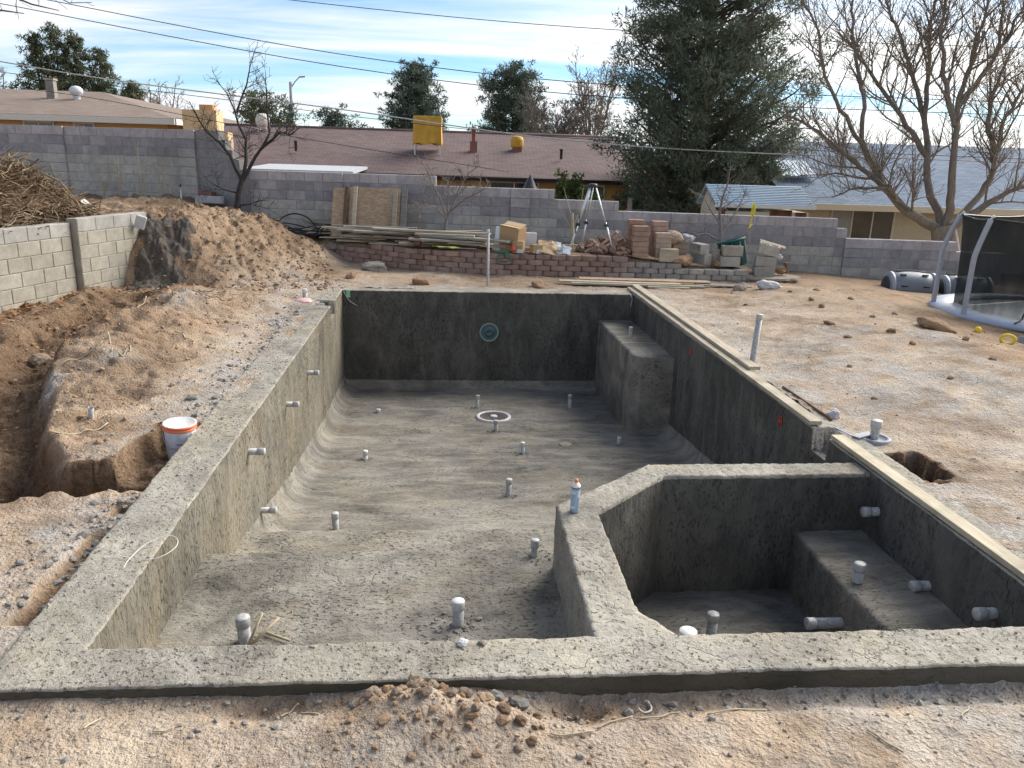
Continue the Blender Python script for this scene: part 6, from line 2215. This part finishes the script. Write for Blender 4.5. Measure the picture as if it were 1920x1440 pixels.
# pebbles and grit: nobody could count them
def grit(name, n, xr, yr, s0, s1, mat, seed, keep=None, zoff=0.0, zfun=None, shape=(1, 1, .7)):
    rg = np.random.default_rng(seed)
    x = rg.uniform(*xr, n)
    y = rg.uniform(*yr, n)
    if keep is not None:
        k = keep(x, y, rg)
        x, y = x[k], y[k]
    n = len(x)
    z = (height(x, y) if zfun is None else zfun(x, y))+zoff
    s = s0*(s1/s0)**(rg.random(n)**2.2)
    g = (1+5**.5)/2
    oc = np.array([(-1, g, 0), (1, g, 0), (-1, -g, 0), (1, -g, 0), (0, -1, g), (0, 1, g), (0, -1, -g), (0, 1, -g), (g, 0, -1), (g, 0, 1), (-g, 0, -1), (-g, 0, 1)], float)/1.9
    V = oc[None]*rg.uniform(.62, 1.3, (n, 12, 1))*rg.uniform(.7, 1.35, (n, 1, 3))*np.array(shape)
    a = rg.uniform(0, 6.28, n)
    c, s_ = np.cos(a)[:, None], np.sin(a)[:, None]
    V = np.stack([V[:, :, 0]*c-V[:, :, 1]*s_, V[:, :, 0]*s_+V[:, :, 1]*c, V[:, :, 2]], 2)*s[:, None, None]
    V = V+np.stack([x, y, z+s*.25], 1)[:, None, :]
    Fo = np.array([(0, 11, 5), (0, 5, 1), (0, 1, 7), (0, 7, 10), (0, 10, 11), (1, 5, 9), (5, 11, 4), (11, 10, 2), (10, 7, 6), (7, 1, 8), (3, 9, 4), (3, 4, 2), (3, 2, 6), (3, 6, 8), (3, 8, 9), (4, 9, 5), (2, 4, 11), (6, 2, 10), (8, 6, 7), (9, 8, 1)])
    F = (Fo[None]+(np.arange(n)*12)[:, None, None]).reshape(-1, 3)
    return link(name, npmesh(name, V.reshape(-1, 3), F, False), mat, kind='stuff')


def off_pool(x, y, rg):
    return ~((x > -.36) & (x < 5.2) & (y > -.3) & (y < 10.35))


o = grit('pebbles', 1000, (-2.2, 6.0), (-1.2, -.30), .002, .012, M['paleclod'], 1)
tag(o, 'fine tan pebbles strewn over the foreground dirt', 'pebbles')
o = grit('grey_grit', 3200, (-1.6, 5.6), (-.75, -.29), .0025, .015, M['greyclod'], 2, lambda x, y, rg: rg.random(len(x)) < np.exp(-(-.29-y)/.14))
tag(o, 'grey mortar grit along the foot of the near beam', 'grit')
o = grit('dirt_crumbs', 1500, (-4.2, 9.5), (-.3, 11.5), .004, .016, M['clod'], 3, lambda x, y, rg: off_pool(x, y, rg) & (x > xw(y)+.1))
tag(o, 'small brown dirt crumbs scattered on the ground round the pool', 'crumbs')
o = grit('grey_grit', 3500, (-1.3, -.36), (.3, 9.5), .003, .020, M['greyclod'], 4, lambda x, y, rg: rg.random(len(x)) < np.exp(-(-.36-x)/.25))
tag(o, 'grey mortar grit scattered beside the left beam', 'grit')
o = grit('beam_gravel', 1500, (-.33, 5.15), (-.28, -.01), .0015, .008, M['rock'], 6, None, zfun=lambda x, y: np.full(len(x), .002))
tag(o, 'loose gravel bits on top of the near beam', 'gravel')
o = grit('floor_crumbs', 2600, (.4, 4.7), (.1, 9.5), .003, .010, M['greyclod'], 7, lambda x, y, rg: (y < 1.8) & (x < 2.3) | (y > 3.2) & ~((x > 2.3) & (y < 2.4)),
         zfun=lambda x, y: np.where(y < 1.8, -.5, zfloor(y))+.003)
tag(o, 'mortar crumbs scattered on the pool floor and ledge', 'crumbs')
o = grit('beam_crumbs', 1500, (-.35, -.01), (.0, 10.2), .002, .010, M['greyclod'], 8, None, zfun=lambda x, y: np.full(len(x), .002))
tag(o, 'mortar crumbs on top of the left beam', 'crumbs')

o = grit('mortar_rubble', 520, (-1.0, -.38), (3.2, 8.3), .010, .045, M['greyclod'], 21, lambda x, y, rg: rg.random(len(x)) < np.exp(-(-.38-x)/.16))
tag(o, 'dark mortar rubble heaped beside the left beam', 'rubble')
o = grit('mortar_rubble', 260, (-.75, -.38), (.4, 1.7), .010, .035, M['greyclod'], 22, lambda x, y, rg: rg.random(len(x)) < np.exp(-(-.38-x)/.12))
tag(o, 'mortar rubble along the near end of the left beam', 'rubble')
o = grit('mortar_rubble', 520, (.2, 5.3), (-.62, -.31), .008, .030, M['greyclod'], 23, lambda x, y, rg: (rg.random(len(x)) < np.exp(-(-.31-y)/.07)) & (np.abs(x-1.6) > .4))
tag(o, 'grey mortar rubble along the foot of the near beam', 'rubble')
o = grit('heap_crumbs', 600, (1.1, 2.3), (-.85, -.3), .006, .028, M['clod'], 24, lambda x, y, rg: rg.random(len(x)) < np.exp(-((x-1.65)/.35)**2-((y+.5)/.2)**2))
tag(o, 'crumbled earth on the heap before the near beam', 'crumbs')
o = grit('dug_crumbs', 1400, (-4.2, -.9), (2.4, 10.2), .006, .035, M['clod'], 25, lambda x, y, rg: x > xw(y)+.15)
tag(o, 'crumbled brown earth on the dug ground left of pool', 'crumbs')

o = grit('bank_crumbs', 2600, (-3.5, .2), (9.8, 14.6), .008, .045, M['clod'], 27, lambda x, y, rg: (y < sw_y(x)-.15) & (x < .1-.25*(y-10)))
tag(o, 'crumbled earth and clods on the bank below the tall wall', 'crumbs')
BASES = [(2.20, 8.72), (3.68, 8.73), (2.42, 7.55), (2.69, 6.40), (.68, 6.16), (4.07, 6.84), (2.36, 4.72), (.64, 3.61), (2.28, 1.74), (1.72, .90), (.50, .77)]
rgb = np.random.default_rng(8)
pb = np.array([BASES[i] for i in rgb.integers(0, len(BASES), 900)])+rgb.normal(0, .055, (900, 2))
_k = [0]


def _around(x, y, rg):
    x[:], y[:] = pb[:len(x), 0], pb[:len(x), 1]
    return np.ones(len(x), bool)


o = grit('fitting_crumbs', 900, (0, 1), (0, 1), .003, .014, M['greyclod'], 26, _around, zfun=lambda x, y: np.where(y < 1.86, -.5, zfloor(y))+.003)
tag(o, 'mortar crumbs round the feet of the floor pipes', 'crumbs')

# dry leaves along the retaining wall and in the trench
rg2 = np.random.default_rng(5)
n = 1500
y = rg2.uniform(5.8, 10.0, n)
x = xw(y)+.06+np.abs(rg2.normal(0, .22, n))
k = rg2.integers(0, n, 350)
x[k] = rg2.uniform(-3.9, -2.0, 350)
z = height(x, y)+.012
u = rg2.normal(size=(n, 3))
u[:, 2] *= .4
u /= np.linalg.norm(u, axis=1)[:, None]
w = np.cross(u, np.stack([rg2.normal(0, .3, n), rg2.normal(0, .3, n), np.ones(n)], 1))
P = np.stack([x, y, z], 1)
s_ = rg2.uniform(.02, .045, (n, 1))
V = np.stack([P-u*s_, P+w*s_*.6, P+u*s_, P-w*s_*.6], 1).reshape(-1, 3)
link('dry_leaves', npmesh('dry_leaves', V, np.arange(4*n).reshape(-1, 4), False), M['dry_leaf'], label='dry orange-brown leaves drifted along the retaining wall foot', cat='leaves', kind='stuff')

# sticks and roots
rg = random.Random(33)
SG = 'roots and sticks in the dug ground'
for k in range(34):
    x, y = rg.uniform(-3.7, -1.1), rg.uniform(3.0, 9.6)
    if x < xw(y)+.25:
        continue
    L_ = rg.uniform(.2, .65)
    a = rg.uniform(0, 6.28)
    P = []
    for j in range(6):
        f = j/5-.5
        px, py = x+math.cos(a)*L_*f+rg.gauss(0, .015), y+math.sin(a)*L_*f+rg.gauss(0, .015)
        P.append((px, py, hz(px, py)+.012+.05*rg.random()*(j in (0, 5))))
    MB().tube(spline(P, 3), [.007]*16, 5).build('root_stick', M[rg.choice(['twig_tan', 'straw', 'twig_brown'])], label='thin root or stick in the dug ground left of pool', cat='stick', group=SG)
FS = 'twigs on the foreground dirt'
for (x, y, a, L_) in [(.97, -.36, .9, .10), (1.06, -.40, -.5, .10), (3.43, -.73, -1.0, .16), (2.9, -.48, .25, .30), (2.55, -.5, .4, .22), (2.15, -.62, .1, .18), (.5, -.52, .3, .08), (3.9, -.55, .7, .14), (.2, -.45, 1.2, .09), (2.35, -.52, .5, .2)]:
    P = [(x+math.cos(a)*L_*(j/4-.5), y+math.sin(a)*L_*(j/4-.5)+rg.gauss(0, .006), 0) for j in range(5)]
    P = [(p[0], p[1], hz(p[0], p[1])+.008) for p in P]
    MB().tube(spline(P, 3), .0042, 5).build('twig', M['straw'], label='pale twig lying on the foreground dirt', cat='twig', group=FS)
P = [(2.52+.035*math.cos(a), -.36+.03*math.sin(a)) for a in [R(-150+i*28) for i in range(9)]]
MB().tube([(p[0], p[1], hz(p[0], p[1])+.012) for p in P], .005, 6).build('cord_end', M['cord_white'], label='short white curled cord end below the near beam', cat='cord')
P = spline([(-3.27, 8.12, 0), (-2.96, 7.95, 0), (-2.61, 7.48, 0)], 6)
MB().tube([(p[0], p[1], hz(p[0], p[1])+.02) for p in P], .016, 6).build('yellow_strap', M['lime'], label='faded yellow strap half buried at the trench', cat='strap')

# ------------------------------------------------------------------ brush heap on the raised bed
rg = random.Random(77)
nb = 0
mbs = {'twig_tan': MB(), 'twig_brown': MB(), 'straw': MB()}
for k in range(3600):
    f = rg.random()
    cx = rg.gauss(-4.95, .42)
    cy = rg.gauss(9.9, .75)
    hmax = .95*math.exp(-((cx+5.0)/.75)**2-((cy-9.8)/1.05)**2)
    if hmax < .06 or cx > xw(cy)+.05:
        continue
    z = 1.0+hmax*rg.random()**.7
    a = rg.uniform(0, 6.28)
    L_ = rg.uniform(.25, .8)
    el = rg.gauss(0, .3)
    d = Vector((math.cos(a)*math.cos(el), math.sin(a)*math.cos(el), math.sin(el)))
    p = Vector((cx, cy, z))-d*L_/2
    P = [p]
    for j in range(5):
        d = (d+Vector((rg.gauss(0, .25), rg.gauss(0, .25), rg.gauss(0, .2)-.05))).normalized()
        q = P[-1]+d*L_/5
        q.z = max(q.z, 1.0) if q.x < xw(q.y) else q.z
        P.append(q)
    r_ = rg.uniform(.004, .012)
    mbs[rg.choice(['twig_tan', 'twig_tan', 'twig_brown', 'twig_brown', 'straw'])].tube(P, [r_*(1-.12*j) for j in range(6)], 4, cap=False)
for nm, mbk in mbs.items():
    mbk.build('brush_heap', M[nm], label={'twig_tan': 'tan dry twigs tangled in the brush heap on the raised bed', 'twig_brown': 'dark brown dry twigs tangled in the brush heap', 'straw': 'pale straw stems tangled in the brush heap'}[nm], cat='brush', kind='stuff')
# heap core of packed cuttings
xs = np.linspace(-6.6, -3.6, 60)
ys = np.linspace(7.6, 12.2, 70)
X, Y = np.meshgrid(xs, ys, indexing='ij')
Hc = .82*np.exp(-((X+5.05)/.7)**2-((Y-9.8)/.95)**2)
Z = np.where(X < xw(Y)-.25, .97+Hc+.10*np.abs(fbm(X*7, Y*7, 0, 3, 401))*np.minimum(1, Hc*6), .80)
Fb = gridfaces(60, 70)
bad = (X >= xw(Y)-.25).ravel()
Fb = Fb[~bad[Fb].any(1)]
link('brush_core', npmesh('brush_core', np.stack([X, Y, Z], 2).reshape(-1, 3), Fb), M['twig_brown'], label='packed dark core of the brush heap on the raised bed', cat='brush', kind='stuff')
for (P, lb) in [([(-4.5, 9.9, 1.75), (-4.2, 9.85, 1.62), (-3.98, 9.8, 1.35), (-3.85, 9.75, 1.05), (-3.80, 9.7, .78), (-3.77, 9.66, .6)], 'long dry vine hanging over the retaining wall face'),
                ([(-4.3, 10.1, 1.5), (-4.05, 10.1, 1.25), (-3.80, 10.15, 1.12), (-3.55, 10.3, 1.0), (-3.45, 10.4, .92)], 'dry branch reaching past the end of the retaining wall')]:
    mb = MB()
    q, rr = limb(mb, P, .014, .006, 5, .03, rg)
    sprout(mb, q, rr, 9, .35, 2, rg, up=-.1, rmin=.0035)
    mb.build('dry_branch', M['twig_tan'], label=lb, cat='branch')
# rolled striped cloth on top of the heap
t = thing('rolled_cloth', 'pale rolled cloth on top of the brush heap', 'cloth', (-5.20, 9.75, 1.80), (0, 0, R(-20)))
for k in range(3):
    MB().tube(spline([(-.5, .1*k, .1-.05*k), (-.1, .1*k-.05, .22-.06*k), (.18, .1*k-.08, .10-.07*k), (.26, .1*k-.08, -.12-.06*k)], 5), [.05]*16, 8).build('fold', M['tarp_stripe'], t)
crumple('plastic_sack', .4, .3, .22, 'tarp_white', (-4.62, 11.55, 1.04), (0, 0, R(20)), 'white plastic sack behind the brush heap', 'sack')
# dry weeds at the foot of the tall wall
for i, (x, y, h) in enumerate([(-5.5, 15.6, 1.0), (-5.0, 15.6, 1.15), (-4.6, 15.5, .9), (-5.9, 15.7, .6), (-4.2, 15.3, .5)]):
    mb = MB()
    rgw = random.Random(90+i)
    for k in range(5):
        z0 = hzs(x, y)
        a = rgw.uniform(0, 6.28)
        P = [(x, y, z0-.02), (x+.1*math.cos(a), y+.05*math.sin(a), z0+h*.5), (x+rgw.uniform(.1, .35)*math.cos(a), y+.1*math.sin(a), z0+h*rgw.uniform(.7, 1.1))]
        q, rr = limb(mb, P, .007, .003, 4, .03, rgw)
        sprout(mb, q, rr, 4, .25, 1, rgw, rmin=.003)
    mb.build('dry_weed', M['straw'], label=['tall dry weed left of centre before the tall wall', 'tallest dry weed before the tall wall', 'dry weed right of the tallest one at the wall', 'small dry weed nearest the brush heap', 'short dry weed near the wall corner'][i], cat='weed', group='dry weeds before the tall wall')
MB().bbox((0, 0, .06), (.66, .12, .16), .01).build('concrete_curb', M['whitestone'], loc=(-3.50, 15.35, 1.0), rot=(0, 0, R(-18)), label='low pale concrete curb at the tall wall corner', cat='curb')
MB().bbox((0, 0, .08), (.32, .22, .14), .01).build('brick_stack', M['flue_red'], loc=(-3.62, 15.6, 1.08), rot=(0, R(4), R(-12)), label='reddish slab stack behind the curb at the wall corner', cat='slab')
pipe('thin black-tipped stake pipe by the tall wall corner', (-4.15, 15.5, hzs(-4.15, 15.5)), (0, 0, 1), .34, .018, 'pvc_white', 'dark_plastic', group=None)
